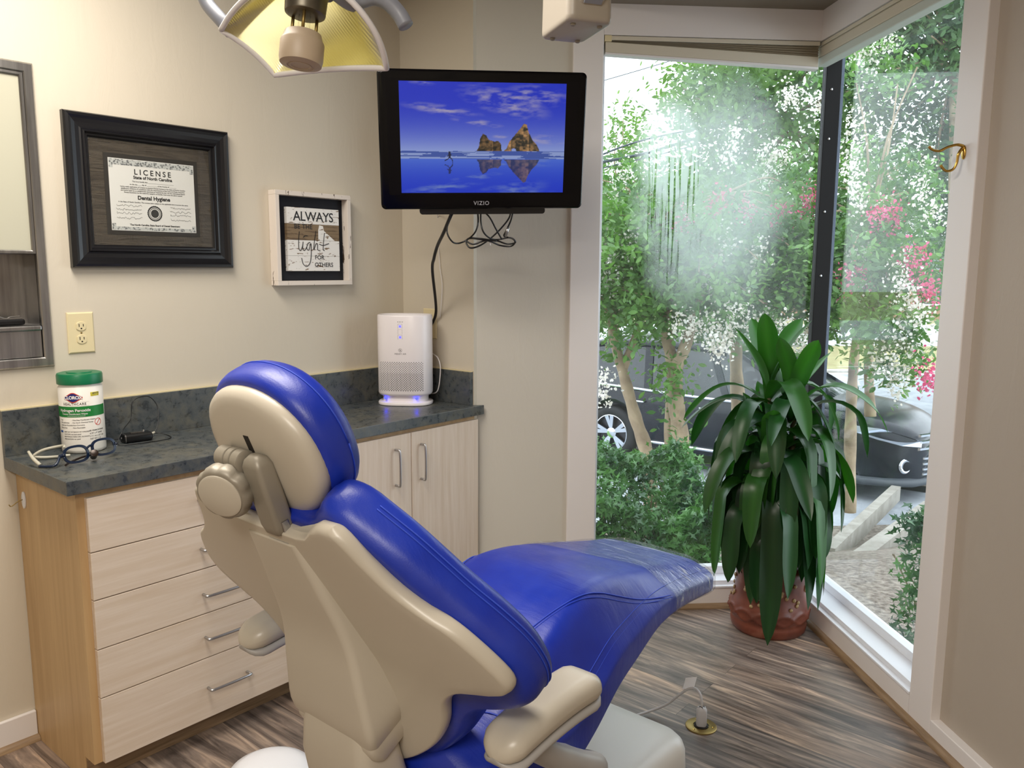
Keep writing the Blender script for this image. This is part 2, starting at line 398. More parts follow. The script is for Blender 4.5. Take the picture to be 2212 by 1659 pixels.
# windows: white sash frames, fogged / clear panes, black corner post
w1 = struct('window_1', MB().wbox(A0+.10, A0+.14, .637, .662, .115, 2.39).wbox(A0+.10, A0+.14, .662, 1.60, .115, .150).wbox(A0+.10, A0+.14, .662, 1.60, 2.36, 2.39), M_white, bevel=.002)
w1.name = 'window_1'
MB().wbox(A0+.115, A0+.119, .655, 1.60, .14, 2.37).build('pane', M_glassL, w1)
w2 = struct('window_2', MB().wbox(2.405, 2.425, B0+.10, B0+.14, .115, 2.39).wbox(2.425, 3.42, B0+.10, B0+.14, .115, .150).wbox(2.425, 3.42, B0+.10, B0+.14, 2.36, 2.39), M_white, bevel=.002)
MB().wbox(2.42, 3.42, B0+.126, B0+.130, .14, 2.37).build('pane', M_glassR, w2)
post = struct('window_mullion', MB().wbox(A0+.078, A0+.098, 1.590, 1.656, .115, 2.39).wbox(A0+.098, A0+.15, 1.606, 1.664, .115, 2.39), M_blackmetal, bevel=.002)
mb = MB()
for z in (.45, .95, 1.45, 1.72, 2.02, 2.22): mb.lathe([(.006, 0), (.006, .002), (.003, .004)], wp(A0+.078, 1.615, z), -AX, 10)
mb.build('screws', M_chrome, post, smooth=True)
MB().wbox(A0+.080, A0+.12, 1.656, 1.668, .115, 2.39).build('glazing_bead', plain('bead_blue_grey', (70, 78, 92), .35, .5), post)
# ================================================================== CABINETS AND COUNTER
Z0, ZC = .915, .876
cab = thing('drawer_cabinet', (-2.48, 1.27, 0), 'light oak five-drawer base cabinet under the dark counter, in the left wall corner', 'cabinet')
MB().box(XL+.002, -2.264, .863, 1.655, .085, ZC-.001).box(XL+.002, -2.328, .863, 1.655, 0, .085).build('body', M_side, cab)
MB().box(-2.328, -2.322, .866, 1.655, .001, .084).build('toe_kick', M_shoe, cab)
def handle_bar(cy_, cz, vert, L=.135, x=-2.246):
    d = V(0, 0, 1) if vert else V(0, 1, 0); c = V(x, cy_, cz)
    p = [c-d*(L/2)+V(-.001,0,0), c-d*(L/2)+V(.014,0,0), c-d*(L/2-.010)+V(.026,0,0), c+d*(L/2-.010)+V(.026,0,0), c+d*(L/2)+V(.014,0,0), c+d*(L/2)+V(-.001,0,0)]
    q = []
    for i in range(len(p)-1): q += [p[i], p[i]*.5+p[i+1]*.5]
    return MB().tube(spline(p, 5), .0045, 8)
zs = [(.706, .858), (.569, .703), (.426, .566), (.283, .423), (.086, .280)]
hz = [.785, .632, .488, .350, .184]
for (z0, z1), h in zip(zs, hz):
    d = MB().box(-2.264, -2.246, .885, 1.652, z0, z1).build('drawer', M_lamH, cab, bevel=.0012)
    handle_bar(1.27, h, False).build('handle', M_chrome, d, smooth=True)
cab2 = thing('door_cabinet', (-2.48, 2.05, 0), 'light oak two-door base cabinet at the far end of the dark counter', 'cabinet')
MB().box(XL+.002, -2.264, 1.656, 2.436, .085, ZC-.001).box(XL+.002, -2.328, 1.656, 2.436, 0, .085).build('body', M_side, cab2)
MB().box(-2.328, -2.322, 1.656, 2.436, .001, .084).build('toe_kick', M_shoe, cab2)
for y0, y1, hy in ((1.659, 2.064, 1.985), (2.068, 2.440, 2.115)):
    d = MB().box(-2.264, -2.246, y0, y1, .086, .858).build('door', M_lamV, cab2, bevel=.0012)
    handle_bar(hy, .738, True).build('handle', M_chrome, d, smooth=True)
pc = [(XL+.001, .834), (-2.238, .834), (-2.238, 2.468), (KX+.004, YF-.003), (XL+.001, YF-.003)]
ct = thing('worktop', (-2.46, 1.6, ZC), 'dark mottled stone-look worktop with upstand along the beige wall', 'worktop')
slab(pc, ZC, Z0).build('top', M_counter, ct, bevel=.0015)
MB().box(XL+.001, XL+.020, .834, YF-.022, Z0, 1.052).box(XL+.001, KX-.004, YF-.022, YF-.002, Z0, 1.052).build('upstand', M_counter, ct, bevel=.001)
MB().box(XL+.001, XL+.012, .834, YF-.012, 1.052, 1.056).box(XL+.001, KX-.004, YF-.012, YF-.002, 1.052, 1.056).build('caulk_line', M_ivory, ct)
# adhesive hook on the cabinet side
hk = thing('adhesive_hook', (-2.636, .862, .76), 'small white adhesive hook on the side of the drawer cabinet', 'hook')
mb = MB(); R = []
for y, k in ((.8625, 1), (.859, 1), (.8575, .8)):
    R.append([V(-2.636+.012*k*math.cos(t)*(1), y, .785+.026*k*math.sin(t)) for t in [2*PI*i/24 for i in range(24)]])
mb.rings(R).build('plate', M_white, hk, smooth=True, angle=40)
MB().tube(spline([V(-2.636, .858, .787), V(-2.638, .845, .783), V(-2.640, .828, .772), V(-2.642, .822, .778)], 6), .0014, 6).build('wire', M_brassdull, hk, smooth=True)

# ================================================================== WALL OUTLETS
def outlet(c, ex, label, cord=False, rock=False):   # ex horizontal, normal n
    n = ex.cross(V(0,0,1)); t = thing('wall_outlet', c, label, 'outlet')
    ey = V(0,0,1)
    mb = MB(); w, h = .040, .064
    R = [[c+ex*sx*(w-i)+ey*sy*(h-i)+n*d for sx, sy in ((-1,-1),(1,-1),(1,1),(-1,1))] for i, d in ((0, .0005), (0, .003), (.004, .006))]
    mb.rings(R).build('plate', M_ivory, t)
    for s in (-1, 1):
        mb = MB(); R = []
        for k, d in ((1, .0055), (1, .008), (.93, .0085)):
            R.append([c+ex*(max(-.0145, min(.0145, .0172*math.cos(a)))*k)+ey*(s*.0205+.0145*math.sin(a)*k)+n*d for a in [2*PI*i/28 for i in range(28)]])
        so = mb.rings(R).build('socket', M_ivory, t)
        m2 = MB()
        for dx, hh in ((-.0062, .0048), (.0062, .0038)): m2.fbox(c+ex*dx+ey*(s*.0205+.003)+n*.0084, ex, ey, n, -.0011, .0011, -hh, hh, 0, .0006)
        m2.fbox(c+ey*(s*.0205-.0072)+n*.0084, ex, ey, n, -.0022, .0022, -.002, .0022, 0, .0006)
        m2.build('slots', M_dark, so)
    MB().lathe([(.0028, .006), (.0028, .0072), (.001, .0076)], c, n, 12).build('screw', M_brassdull, t, smooth=True)
    return t
outlet(V(XL, 1.079, 1.270), V(0, 1, 0), 'ivory duplex outlet on the beige wall above the wipes canister')
outlet(V(-2.524, YF, 1.240), V(1, 0, 0), 'ivory outlet plate on the wall behind the white air purifier')

# ================================================================== STEEL TOWEL CABINET LET INTO THE WALL
tc = thing('towel_dispenser', (XL, .75, 1.172), 'recessed stainless steel towel dispenser cabinet at the left edge of the wall', 'dispenser')
y0, y1, z0, z1 = .48, .995, 1.172, 2.065
mb = MB(); X = XL
def bevframe(mb, X, y0, y1, z0, z1, w, t, inset=.006):
    R = []
    for yy0, yy1, zz0, zz1, x in ((y0, y1, z0, z1, X), (y0+.001, y1-.001, z0+.001, z1-.001, X+t*.5), (y0+inset, y1-inset, z0+inset, z1-inset, X+t), (y0+w-.003, y1-w+.003, z0+w-.003, z1-w+.003, X+t), (y0+w, y1-w, z0+w, z1-w, X+t-.003), (y0+w, y1-w, z0+w, z1-w, X-.004)):
        R.append([V(x, yy0, zz0), V(x, yy1, zz0), V(x, yy1, zz1), V(x, yy0, zz1)])
    return mb.rings(R, True, False)
bevframe(mb, X, y0, y1, z0, z1, .030, .014).build('frame', M_steel, tc)
mb = MB()  # open niche
a0, a1 = y0+.030, y1-.030
mb.add([(X,a0,1.30),(X,a1,1.30),(X,a1,1.512),(X,a0,1.512),(X-.10,a0,1.30),(X-.10,a1,1.30),(X-.10,a1,1.512),(X-.10,a0,1.512)], [(4,5,6,7),(0,1,5,4),(3,7,6,2),(1,2,6,5),(0,4,7,3)])
mb.build('niche', M_steel, tc)
bevframe(MB(), X, a0, a1+.001, 1.512, 2.036, .012, .010, .002).build('door_frame', M_steel, tc)
MB().box(X-.004, X+.003, a0+.011, a1-.011, 1.524, 2.024).build('door', plain('door_panel', (188, 186, 168), .25), tc)
MB().box(X-.06, X+.006, a0+.001, a1-.002, 1.204, 1.284).build('waste_drawer', M_steel, tc, bevel=.001)
MB().box(X-.02, X+.016, a0+.001, a1-.002, 1.284, 1.300).build('drawer_lip', M_steel, tc, bevel=.004)
mb = MB(); R = []
for i in range(9):
    t = i/8; R.append([V(X-.02+.018*math.sin(t*2.2), yy, 1.512-.085*t+.004*math.sin(k)) for k, yy in enumerate([.53, .62, .72, .81, .868-.004*t])])
mb.rings(R, False, False)
tw = mb.build('paper_towel', M_white_pl, None, smooth=True)
s = tw.modifiers.new('s', 'SOLIDIFY'); s.thickness = .0008
tag(tw, 'white paper towel hanging out of the steel dispenser slot', 'paper towel')
cs = thing('pen_case', (XL-.05, .86, 1.301), 'black case with a metal clip lying in the steel dispenser niche', 'case')
MB().box(XL-.085, XL-.030, .74, .935, 1.3008, 1.318).build('body', M_black, cs, bevel=.006, bseg=3)
MB().tube(spline([V(XL-.045, .87, 1.327), V(XL-.045, .888, 1.321), V(XL-.045, .90, 1.325), V(XL-.045, .925, 1.326)], 5), .0014, 6).box(XL-.052, XL-.038, .86, .93, 1.3185, 1.3215).build('clip', M_steel, cs)

# ================================================================== FRAMED LICENCE
M_fblack = plain('frame_black', (16, 16, 20), .28, spec=.6)
lf = thing('framed_licence', (XL, 1.336, 1.473), 'dental hygiene licence in a wide black moulded frame with a dark mat', 'framed certificate')
y0, y1, z0, z1 = 1.063, 1.609, 1.473, 1.945
mb = MB(); R = []
prof = [(0, 0), (0, .018), (.004, .026), (.012, .028), (.020, .024), (.032, .020), (.044, .019), (.049, .021), (.052, .026), (.057, .027), (.060, .022), (.062, .018), (.067, .018), (.070, .014), (.072, .012)]
for i, d in prof: R.append([V(XL+.001+d, y0+i, z0+i), V(XL+.001+d, y1-i, z0+i), V(XL+.001+d, y1-i, z1-i), V(XL+.001+d, y0+i, z1-i)])
R.append([V(XL+.002, *q) for q in ((y0+.072, z0+.072), (y1-.072, z0+.072), (y1-.072, z1-.072), (y0+.072, z1-.072))])
mb.rings(R, True, False).build('moulding', M_fblack, lf)
def matmat():
    m, n, b = nt('embossed_mat'); b.inputs['Roughness'].default_value = .4
    w = noise(n, pos(n, (10, 8, 110)), 1, 3, .6, 1.5); v = noise(n, pos(n, (9, 26, 26)), 1, 2, .5, 2.5)
    n.links.new(ramp(n, w, [(.3, lin((52, 44, 38))), (.6, lin((82, 72, 62)))]), b.inputs['Base Color'])
    bump(n, b, math1(n, 'ADD', w, math1(n, 'ABSOLUTE', math1(n, 'SUBTRACT', v, .5))), .7, .004); return m
MB().box(XL+.001, XL+.011, y0+.070, y1-.070, z0+.070, z1-.070).build('mat', matmat(), lf)
py0, py1, pz0, pz1 = 1.192, 1.478, 1.592, 1.818
mb = MB(); mb.box(XL+.0105, XL+.0118, py0-.014, py1+.014, pz0-.014, pz1+.014).build('inner_mat', plain('mat_dark', (44, 38, 34), .6), lf)
M_paper = plain('licence_paper', (228, 222, 218), .5)
pp = MB().box(XL+.0118, XL+.0124, py0, py1, pz0, pz1).build('licence', M_paper, lf)
def guill():
    m, n, b = nt('guilloche'); b.inputs['Roughness'].default_value = .5
    w = N(n, 'ShaderNodeTexVoronoi', Scale=150.0); n.links.new(pos(n), w.inputs['Vector'])
    n.links.new(ramp(n, w.outputs['Distance'], [(.25, lin((92, 92, 94))), (.6, lin((196, 194, 192)))]), b.inputs['Base Color']); return m
mb = MB(); x = XL+.0124; t = .0003
mb.box(x, x+t, py0+.002, py1-.002, pz1-.020, pz1-.002).box(x, x+t, py0+.002, py1-.002, pz0+.002, pz0+.012)
for yy in (py0+.002, py1-.014): mb.box(x, x+t, yy, yy+.012, pz1-.030, pz1-.02).box(x, x+t, yy, yy+.012, pz0+.012, pz0+.022)
mb.build('border', guill(), pp)
M_ink = plain('ink', (24, 22, 24), .6)
TW = lambda y, z, x: frameM(V(x, y, z), V(0, 1, 0), V(0, 0, 1))
mb = MB(); xt = XL+.0128; cyy = (py0+py1)/2
mb.merge(text_mesh('LICENSE', .024, TW(cyy, 1.779, xt), .0004, spacing=1.5))
mb.merge(text_mesh('State of North Carolina', .0135, TW(cyy, 1.762, xt), .0005))
mb.merge(text_mesh('Dental Hygiene', .0175, TW(cyy, 1.698, xt), .0006))
mb.merge(text_mesh('The North Carolina State Board of Dental Examiners', .0078, TW(cyy, 1.611, xt), .0003))
for z, s in ((1.749, 'This is to Certify that ______________________________'), (1.7395, 'on this the ____ day of ____________ of the County of ________'),
             (1.7315, 'having made application of License to practice Dental Hygiene in the State of North Carolina'), (1.7255, 'satisfactory evidence of compliance with the requirements of the Laws and Rules governing'),
             (1.7195, 'and having been by us satisfactorily examined as required by law, we the undersigned Board'), (1.7135, 'Dental Examiners by the authority vested in us hereby grant unto the above named'),
             (1.683, 'in the State of North Carolina. This License being subject to the applicable laws governing the same.'), ):
    mb.merge(text_mesh(s, .0058, TW(cyy, z, xt), .0001))
def scribble(y, z, w, seed):
    r = random.Random(seed); pts = []
    n = 26
    for i in range(n): pts.append(V(xt+.0002, y+w*i/n+r.uniform(-.0015, .0015), z+r.uniform(-.0028, .0034)*(1.5 if i % 6 == 0 else 1)))
    return MB().tube(spline(pts, 2), .00035, 4)
for i, z in enumerate((1.671, 1.659, 1.647, 1.632)):
    mb.merge(scribble(py0+.018, z, .085, i)); mb.merge(scribble(py1-.090, z, .076, 20+i))
mb.build('print', M_ink, pp)
mb = MB(); cc = V(xt, cyy, 1.650)
for r0, r1 in ((.0245, .0205), (.0185, .0165), (.0135, 0)):
    n = 48
    mb.rings([[cc+V(0, math.cos(2*PI*k/n)*r, math.sin(2*PI*k/n)*r)*(1+(.05 if (k % 2 and r > .02) else 0)) if False else cc+V(0, math.cos(2*PI*k/n), math.sin(2*PI*k/n))*(r*(1.05 if (k % 2 and r > .024) else 1)) for k in range(n)] for r in (r0, max(r1, .0001))], True, False)
mb.build('seal', plain('seal_ink', (52, 50, 50), .6), pp)
MB().box(XL+.0137, XL+.0142, y0+.0715, y1-.0715, z0+.0715, z1-.0715).build('glazing', M_glass, lf)

# ================================================================== SHADOW-BOX SIGN
def distress(name, base, chip, th=.60, sc_=(60, 60, 14)):
    m, n, b = nt(name); b.inputs['Roughness'].default_value = .7
    f = noise(n, pos(n, sc_), 1, 4, .6, .5)
    n.links.new(ramp(n, f, [(th, lin(base)), (th+.02, lin(chip))]), b.inputs['Base Color']); return m
M_wh = distress('chipped_white', (224, 214, 204), (70, 52, 38), .63)
M_pl = distress('plaque_white', (232, 230, 226), (120, 96, 72), .60, (30, 30, 120))
M_wd = distress('plaque_wood', (128, 108, 82), (96, 78, 58), .55, (20, 12, 160))
sg = thing('shadow_box_sign', (XL, 1.95, 1.408), 'white distressed shadow box sign reading ALWAYS BE THE light FOR OTHERS', 'sign')
y0, y1, z0, z1 = 1.776, 2.125, 1.408, 1.760
mb = MB(); w = .017; x0, x1 = XL+.001, XL+.046
mb.box(x0, x1, y0, y1, z0, z0+w).box(x0, x1, y0, y1, z1-w, z1).box(x0, x1, y0, y0+w, z0+w, z1-w).box(x0, x1, y1-w, y1, z0+w, z1-w)
mb.build('box', M_wh, sg, bevel=.0012)
MB().box(x0, XL+.010, y0+w, y1-w, z0+w, z1-w).build('backing', plain('sign_navy', (16, 18, 28), .8), sg)
qy0, qy1, qz = 1.836, 2.078, [1.462, 1.520, 1.580, 1.641, 1.702]
xb = XL+.028
pq = MB().box(XL+.010, xb, qy0, qy1, qz[0], qz[1]-.0006, 0).box(XL+.010, xb, qy0, qy1, qz[1], qz[2]-.0006, 0).box(XL+.010, xb, qy0, qy1, qz[2], qz[3]-.0006, 1).box(XL+.010, xb, qy0, qy1, qz[3], qz[4], 0)
pq = pq.build('plaque', [M_pl, M_wd], sg, bevel=.0008)
hy = 1.976
MB().add([(xb+.0004, hy, qz[2]), (xb+.0004, hy+.08, qz[2]), (xb+.0004, hy+.028, 1.618), (xb+.0004, hy+.024, 1.636), (xb+.0004, hy+.006, 1.639), (xb+.0004, hy+.001, 1.62)], [(0,1,2,3,4,5)]).build('beam_shape', M_pl, pq)
mb = MB(); xt = xb+.0008
mb.merge(text_mesh('ALWAYS', .0505, TW((qy0+qy1)/2, 1.668, xt), .0004, spacing=.92))
mb.merge(text_mesh('BE THE', .0255, TW(1.908, 1.630, xt), .0003, spacing=1.05))
mb.merge(text_mesh('FOR', .0235, TW(1.980, 1.514, xt), .0003)); mb.merge(text_mesh('OTHERS', .0235, TW(2.000, 1.4855, xt), .0003, spacing=1.02))
def ink(pts, r=.0014): mb.tube(spline([V(xt, a, b) for a, b in pts], 6), r, 5)
ink([(1.889, 1.612), (1.885, 1.582), (1.885, 1.548), (1.892, 1.540), (1.901, 1.556), (1.905, 1.574), (1.902, 1.548), (1.910, 1.541), (1.922, 1.556)])
ink([(1.906, 1.590), (1.914, 1.596), (1.926, 1.597)], .0016)
ink([(1.937, 1.572), (1.925, 1.566), (1.921, 1.548), (1.930, 1.543), (1.940, 1.568), (1.941, 1.530), (1.934, 1.494), (1.918, 1.480), (1.902, 1.490), (1.896, 1.512)])
ink([(1.966, 1.616), (1.958, 1.580), (1.953, 1.544), (1.964, 1.566), (1.972, 1.566), (1.972, 1.545), (1.984, 1.541)])
ink([(2.006, 1.610), (2.000, 1.570), (1.998, 1.546), (2.004, 1.542)]); ink([(1.980, 1.566), (2.000, 1.562), (2.026, 1.570)])
mb.build('lettering', M_ink, pq)

# ================================================================== TELEVISION ON ITS WALL ARM
TC = V(-1.909, 2.105, 1.900); tn = V(.757, -.623, -.198).normalized(); tx = V(0,0,1).cross(tn).normalized(); ty = tn.cross(tx)
rl = math.radians(1.364); tx, ty = tx*math.cos(rl)+ty*math.sin(rl), ty*math.cos(rl)-tx*math.sin(rl)
tv = thing('television', TC-V(0,0,.25), 'black flat screen television showing a beach, on a swing arm by the window', 'television')
def rrect(c, ex, ey, hw, hh, r, n=6):
    P = []
    for sx, sy, a0 in ((1,1,0), (-1,1,90), (-1,-1,180), (1,-1,270)):
        for k in range(n+1):
            a = math.radians(a0+90*k/n); P.append(c+ex*(sx*(hw-r)+r*math.cos(a))+ey*(sy*(hh-r)+r*math.sin(a)))
    return P
q = lambda x, y, o=0: TC+tx*x+ty*y+tn*o
MB().rings([rrect(q(0,0,o), tx, ty, .350-i, .2245-i, .016) for i, o in ((.006, -.040), (0, -.034), (0, -.006), (.004, -.001), (.010, 0))], True, True).build('bezel', M_blackgloss, tv, smooth=True, angle=35)
MB().rings([rrect(q(0,-.005,o), tx, ty, .27-i, .17-i, .03) for i, o in ((0, -.038), (.01, -.062), (.03, -.070))]).build('back_cover', M_black, tv, smooth=True, angle=40)
MB().rings([rrect(q(0,-.232,o), tx, ty, .22-i, .012, .01) for i, o in ((0, -.012), (0, -.036))]).build('speaker_bar', M_black, tv)
MB().rings([rrect(q(0,.010,o), tx, ty, .322, .186, .004) for o in (.0002, .0008)]).build('screen_glass', plain('screen_black', (3, 3, 8), .2, spec=.2), tv)
# the picture on the screen: a wet beach with two sea stacks, drawn as colours of one grid
GX, GY = 300, 196
u = np.linspace(0, 1, GX); v = np.linspace(0, 1, GY); U, Vv = np.meshgrid(u, v)   # v 0 bottom .. 1 top
def vnoise(x, y, seed):
    r = np.random.default_rng(seed); g = r.random((64, 64)); xi = np.floor(x).astype(int); yi = np.floor(y).astype(int); fx = x-xi; fy = y-yi
    fx = fx*fx*(3-2*fx); fy = fy*fy*(3-2*fy); a = g[yi % 64, xi % 64]; b = g[yi % 64, (xi+1) % 64]; c = g[(yi+1) % 64, xi % 64]; d = g[(yi+1) % 64, (xi+1) % 64]
    return (a*(1-fx)+b*fx)*(1-fy)+(c*(1-fx)+d*fx)*fy
def fbm(x, y, seed): return sum(vnoise(x*2**k, y*2**k, seed+k)/2**(k+1) for k in range(5))
hor = .385
def sky(U, h):   # h 0 at horizon, 1 at top
    t = np.clip(h, 0, 1)[..., None]
    c = np.array([.42, .52, .92])*(1-t)**3+np.array([.02, .07, .75])*(1-(1-t)**3)
    def cloud(cx, cy, rx, ry, ang, s):
        dx = (U-cx)*math.cos(ang)+(h-cy)*math.sin(ang); dy = -(U-cx)*math.sin(ang)+(h-cy)*math.cos(ang)
        return np.clip(1.15-np.sqrt((dx/rx)**2+(dy/ry)**2), 0, 1)*np.clip((fbm(U*16, h*24, s)-.36)*2.9, 0, 1)
    m = np.clip(cloud(.62, .72, .34, .16, -.75, 3)+cloud(.82, .82, .2, .16, -.3, 9)+cloud(.25, .60, .24, .075, -.32, 5)+cloud(.46, .42, .16, .05, -.35, 15)+cloud(.87, .18, .16, .07, -.2, 6)+cloud(.15, .99, .09, .05, 0, 7)+cloud(.6, .22, .05, .03, 0, 8), 0, 1)[..., None]
    return c*(1-m*.85)+np.array([.66, .60, .72])*m*.85
def poly_mask(P, U, Vv):
    ins = np.zeros(U.shape, bool); n = len(P)
    for i in range(n):
        x0, y0 = P[i]; x1, y1 = P[(i+1) % n]
        c = ((y0 > Vv) != (y1 > Vv)) & (U < (x1-x0)*(Vv-y0)/(y1-y0+1e-12)+x0); ins ^= c
    return ins
h = (Vv-hor)/(1-hor); img = sky(U, h)
hr = (hor-Vv)/(1-hor); refl = sky(U, hr*1.1)*np.array([.45, .62, .92])+np.array([.0, .03, .08])
img = np.where((Vv < hor)[..., None], refl, img)
surf = (Vv < hor) & (Vv > .315); fo = (fbm(U*6, Vv*80, 40) > .52)
img = np.where(surf[..., None], np.where(fo[..., None], [.42, .52, .86], [.10, .18, .55]), img)
rkA = [(.455, .385), (.47, .42), (.478, .50), (.495, .545), (.515, .53), (.53, .49), (.565, .475), (.59, .48), (.605, .455), (.61, .385)]
rkB = [(.62, .385), (.64, .41), (.655, .47), (.69, .535), (.72, .59), (.745, .64), (.762, .63), (.775, .56), (.80, .49), (.83, .44), (.845, .385)]
hole = [(.668, .385), (.672, .405), (.684, .415), (.696, .405), (.700, .385)]
t = fbm(U*44, Vv*34, 60)*(.75+.5*np.clip((U*9) % 1, 0, 1)); rock = np.stack([.06+.62*np.clip(t-.34, 0, 1)*2.2, .06+.38*np.clip(t-.34, 0, 1)*2.1, .05+.18*np.clip(t-.34, 0, 1)*2], -1)
for P in (rkA, rkB):
    k = poly_mask(P, U, Vv) & ~poly_mask(hole, U, Vv); img = np.where(k[..., None], rock*(.62 if P is rkA else 1.0), img)
    P2 = [(a, .31-(b-.385)*.85) for a, b in P]; k = poly_mask(P2, U, Vv); img = np.where(k[..., None], rock*.35+img*.25, img)
def capsule(x0, y0, x1, y1, r):
    dx, dy = (x1-x0)*1.55, y1-y0; px_, py_ = (U-x0)*1.55, Vv-y0; t = np.clip((px_*dx+py_*dy)/(dx*dx+dy*dy+1e-9), 0, 1)
    return np.hypot(px_-t*dx, py_-t*dy) < r
run = [(.292, .375, .292, .36, .009), (.292, .365, .293, .33, .008), (.293, .33, .308, .31, .005), (.308, .31, .312, .285, .004), (.293, .33, .282, .312, .005), (.282, .312, .265, .30, .004), (.292, .355, .303, .35, .004), (.290, .355, .280, .34, .004)]
for a in run:
    img = np.where(capsule(*a)[..., None], [.02, .03, .10], img)
    b = (a[0], .565-a[1]-.005, a[2], .565-a[3]-.005, a[4]); img = np.where(capsule(*b)[..., None], [.03, .06, .25], img)
img = np.clip(img, 0, 1)**1.25
x0, x1, yb, yt = -.281, .279, -.169, .188
vs = [q(x0+(x1-x0)*a, yb+(yt-yb)*b, .0012) for b in v for a in u]
fs = [(j*GX+i, j*GX+i+1, (j+1)*GX+i+1, (j+1)*GX+i) for j in range(GY-1) for i in range(GX-1)]
pic = MB(); pic.v = vs; pic.f = fs; pic.m = [0]*len(fs)
m, n, b = nt('screen_picture'); b.inputs['Base Color'].default_value = (.01, .01, .01, 1); b.inputs['Roughness'].default_value = .2
at_ = N(n, 'ShaderNodeVertexColor'); at_.layer_name = 'Col'; n.links.new(at_.outputs[0], b.inputs['Emission Color']); b.inputs['Emission Strength'].default_value = .55
po = pic.build('picture', m, tv)
ca = po.data.color_attributes.new('Col', 'FLOAT_COLOR', 'POINT')
ca.data.foreach_set('color', np.concatenate([np.clip(img, 0, 1).reshape(-1, 3), np.ones((GX*GY, 1))], 1).astype(np.float32).ravel())
text_mesh('VIZIO', .019, frameM(q(-.008, -.205, .001), tx, ty), .0003, spacing=1.15).build('maker_name', plain('logo_grey', (150, 150, 156), .4), tv)
wl = wp(A1, (TC-BX*0).dot(BX)-.12, 1.93)
am = thing('tv_wall_arm', wl, 'black swing arm fixing the television to the wall', 'bracket')
MB().wbox(A1-.012, A1-.0005, wl.dot(BX)-.05, wl.dot(BX)+.05, 1.84, 2.02).build('wall_plate', M_black, am)
pb = q(0, 0, -.085); wj = wl-AX*.02; el = (wj+pb)*.5+BX*.16; el.z = 1.93
MB().tube([wj, el], .014, 10).tube([el, V(pb.x, pb.y, 1.93)], .014, 10).lathe([(.02, -.03), (.02, .03)], el, V(0,0,1), 16).build('arm', M_black, am, smooth=True, angle=40)
MB().fbox(pb, tx, ty, tn, -.06, .06, -.06, .06, -.004, .0135).build('mount_plate', M_black, am)
# cables under the television
cb = lambda x, y, o=-.05: q((x-1040)/650, (300-y)/668, o)
def cable(name, pts, r, mat, label, cat='cable', n=8):
    o = MB().tube(spline(pts, 8), r, n).build(name, mat, None, smooth=True); return tag(o, label, cat, None)
oc = V(-2.524, YF-.013, 1.22)
cable('television_cable', [cb(985, 440,-.075), cb(968, 480,-.085), cb(957, 520,-.14), cb(947,560,-.22), cb(941, 600,-.28), cb(940,640,-.34), V(-2.452, 2.405, 1.30), V(-2.50, YF-.02, 1.235)], .0062, M_black, 'thick black power cord hanging from the television to the outlet behind the purifier')
cable('thin_white_wire', [cb(933, 430, -.09), V(-2.46, 2.425, 1.70), V(-2.455, 2.43, 1.5), V(-2.44, 2.43, 1.40), V(-2.455, 2.432, 1.27)], .0016, M_white_pl, 'thin white wire running down the corner wall behind the black cord')
lp = thing('cable_bundle', cb(1058, 530), 'black cables hanging in loops under the television, tied with a white tie', 'cable')
L = [[(975,440),(962,490),(960,510),(970,528),(985,535),(1005,528),(1022,510),(1030,490),(1032,470),(1028,440)],
     [(1040,440),(1038,480),(1042,505),(1058,522),(1078,528),(1105,522),(1117,530),(1110,543),(1085,542),(1060,530),(1035,524),(1012,524),(1004,532),(1012,544),(1035,540),(1060,526),(1085,500),(1104,470),(1107,440)],
     [(1030,450),(1055,470),(1072,500),(1088,527)], [(1115,440),(1108,475),(1098,505),(1094,520),(1112,524),(1118,533),(1100,538),(1075,530),(1045,528),(1020,536),(1006,530),(1014,522),(1040,523),(1075,530)]]
for k, l in enumerate(L):
    MB().tube(spline([cb(x, y, -.045-.012*math.sin(i*1.7+k)) for i, (x, y) in enumerate(l)], 7), .0030, 8).build('cable', M_black, lp, smooth=True)
MB().lathe([(.0065, -.004), (.0065, .004)], cb(1059, 527, -.05), tx, 14).tube([cb(1059, 530, -.042), cb(1060, 540, -.040)], .002, 6).build('cable_tie', M_white_pl, lp, smooth=True)
MB().tube([cb(1101, 498, -.04), cb(1097, 514, -.04)], [.005, .005], 10).tube([cb(1099, 505, -.04), cb(1096, 519, -.04)], .0042, 10).build('connector', M_chrome, lp, smooth=True)

# ================================================================== AIR PURIFIER
pc_ = V(-2.513, 2.285, Z0); pex = V(.806, .592, 0); pen = V(.592, -.806, 0)
pf = thing('air_purifier', pc_, 'white tabletop air purifier with blue lights at the far end of the worktop', 'air purifier')
def supr(c, z, hw, hd, e=3.2, n=56):
    P = []
    for k in range(n):
        a = 2*PI*k/n; ca_, sa = math.cos(a), math.sin(a)
        P.append(V(c.x, c.y, 0)+pex*(math.copysign(abs(ca_)**(2/e), ca_)*hw)-pen*(math.copysign(abs(sa)**(2/2.4), sa)*hd)+V(0, 0, z))
    return P
M_pur = plain('purifier_white', (236, 230, 232), .3)
zb, zt = Z0+.040, Z0+.372
MB().rings([supr(pc_, z, .112+i, .083+i) for z, i in ((zb, -.010), (zb+.004, -.003), (zb+.012, 0), (zt-.006, 0), (zt-.001, -.002), (zt, -.005), (zt-.002, -.010), (zt-.014, -.012), (zt-.015, -.10))], True, True).build('housing', M_pur, pf, smooth=True, angle=60)
MB().rings([supr(pc_, zt-.0125, .098, .069), supr(pc_, zt-.0115, .097, .068)]).build('top_grille', plain('grille_grey', (150, 156, 160), .5), pf)
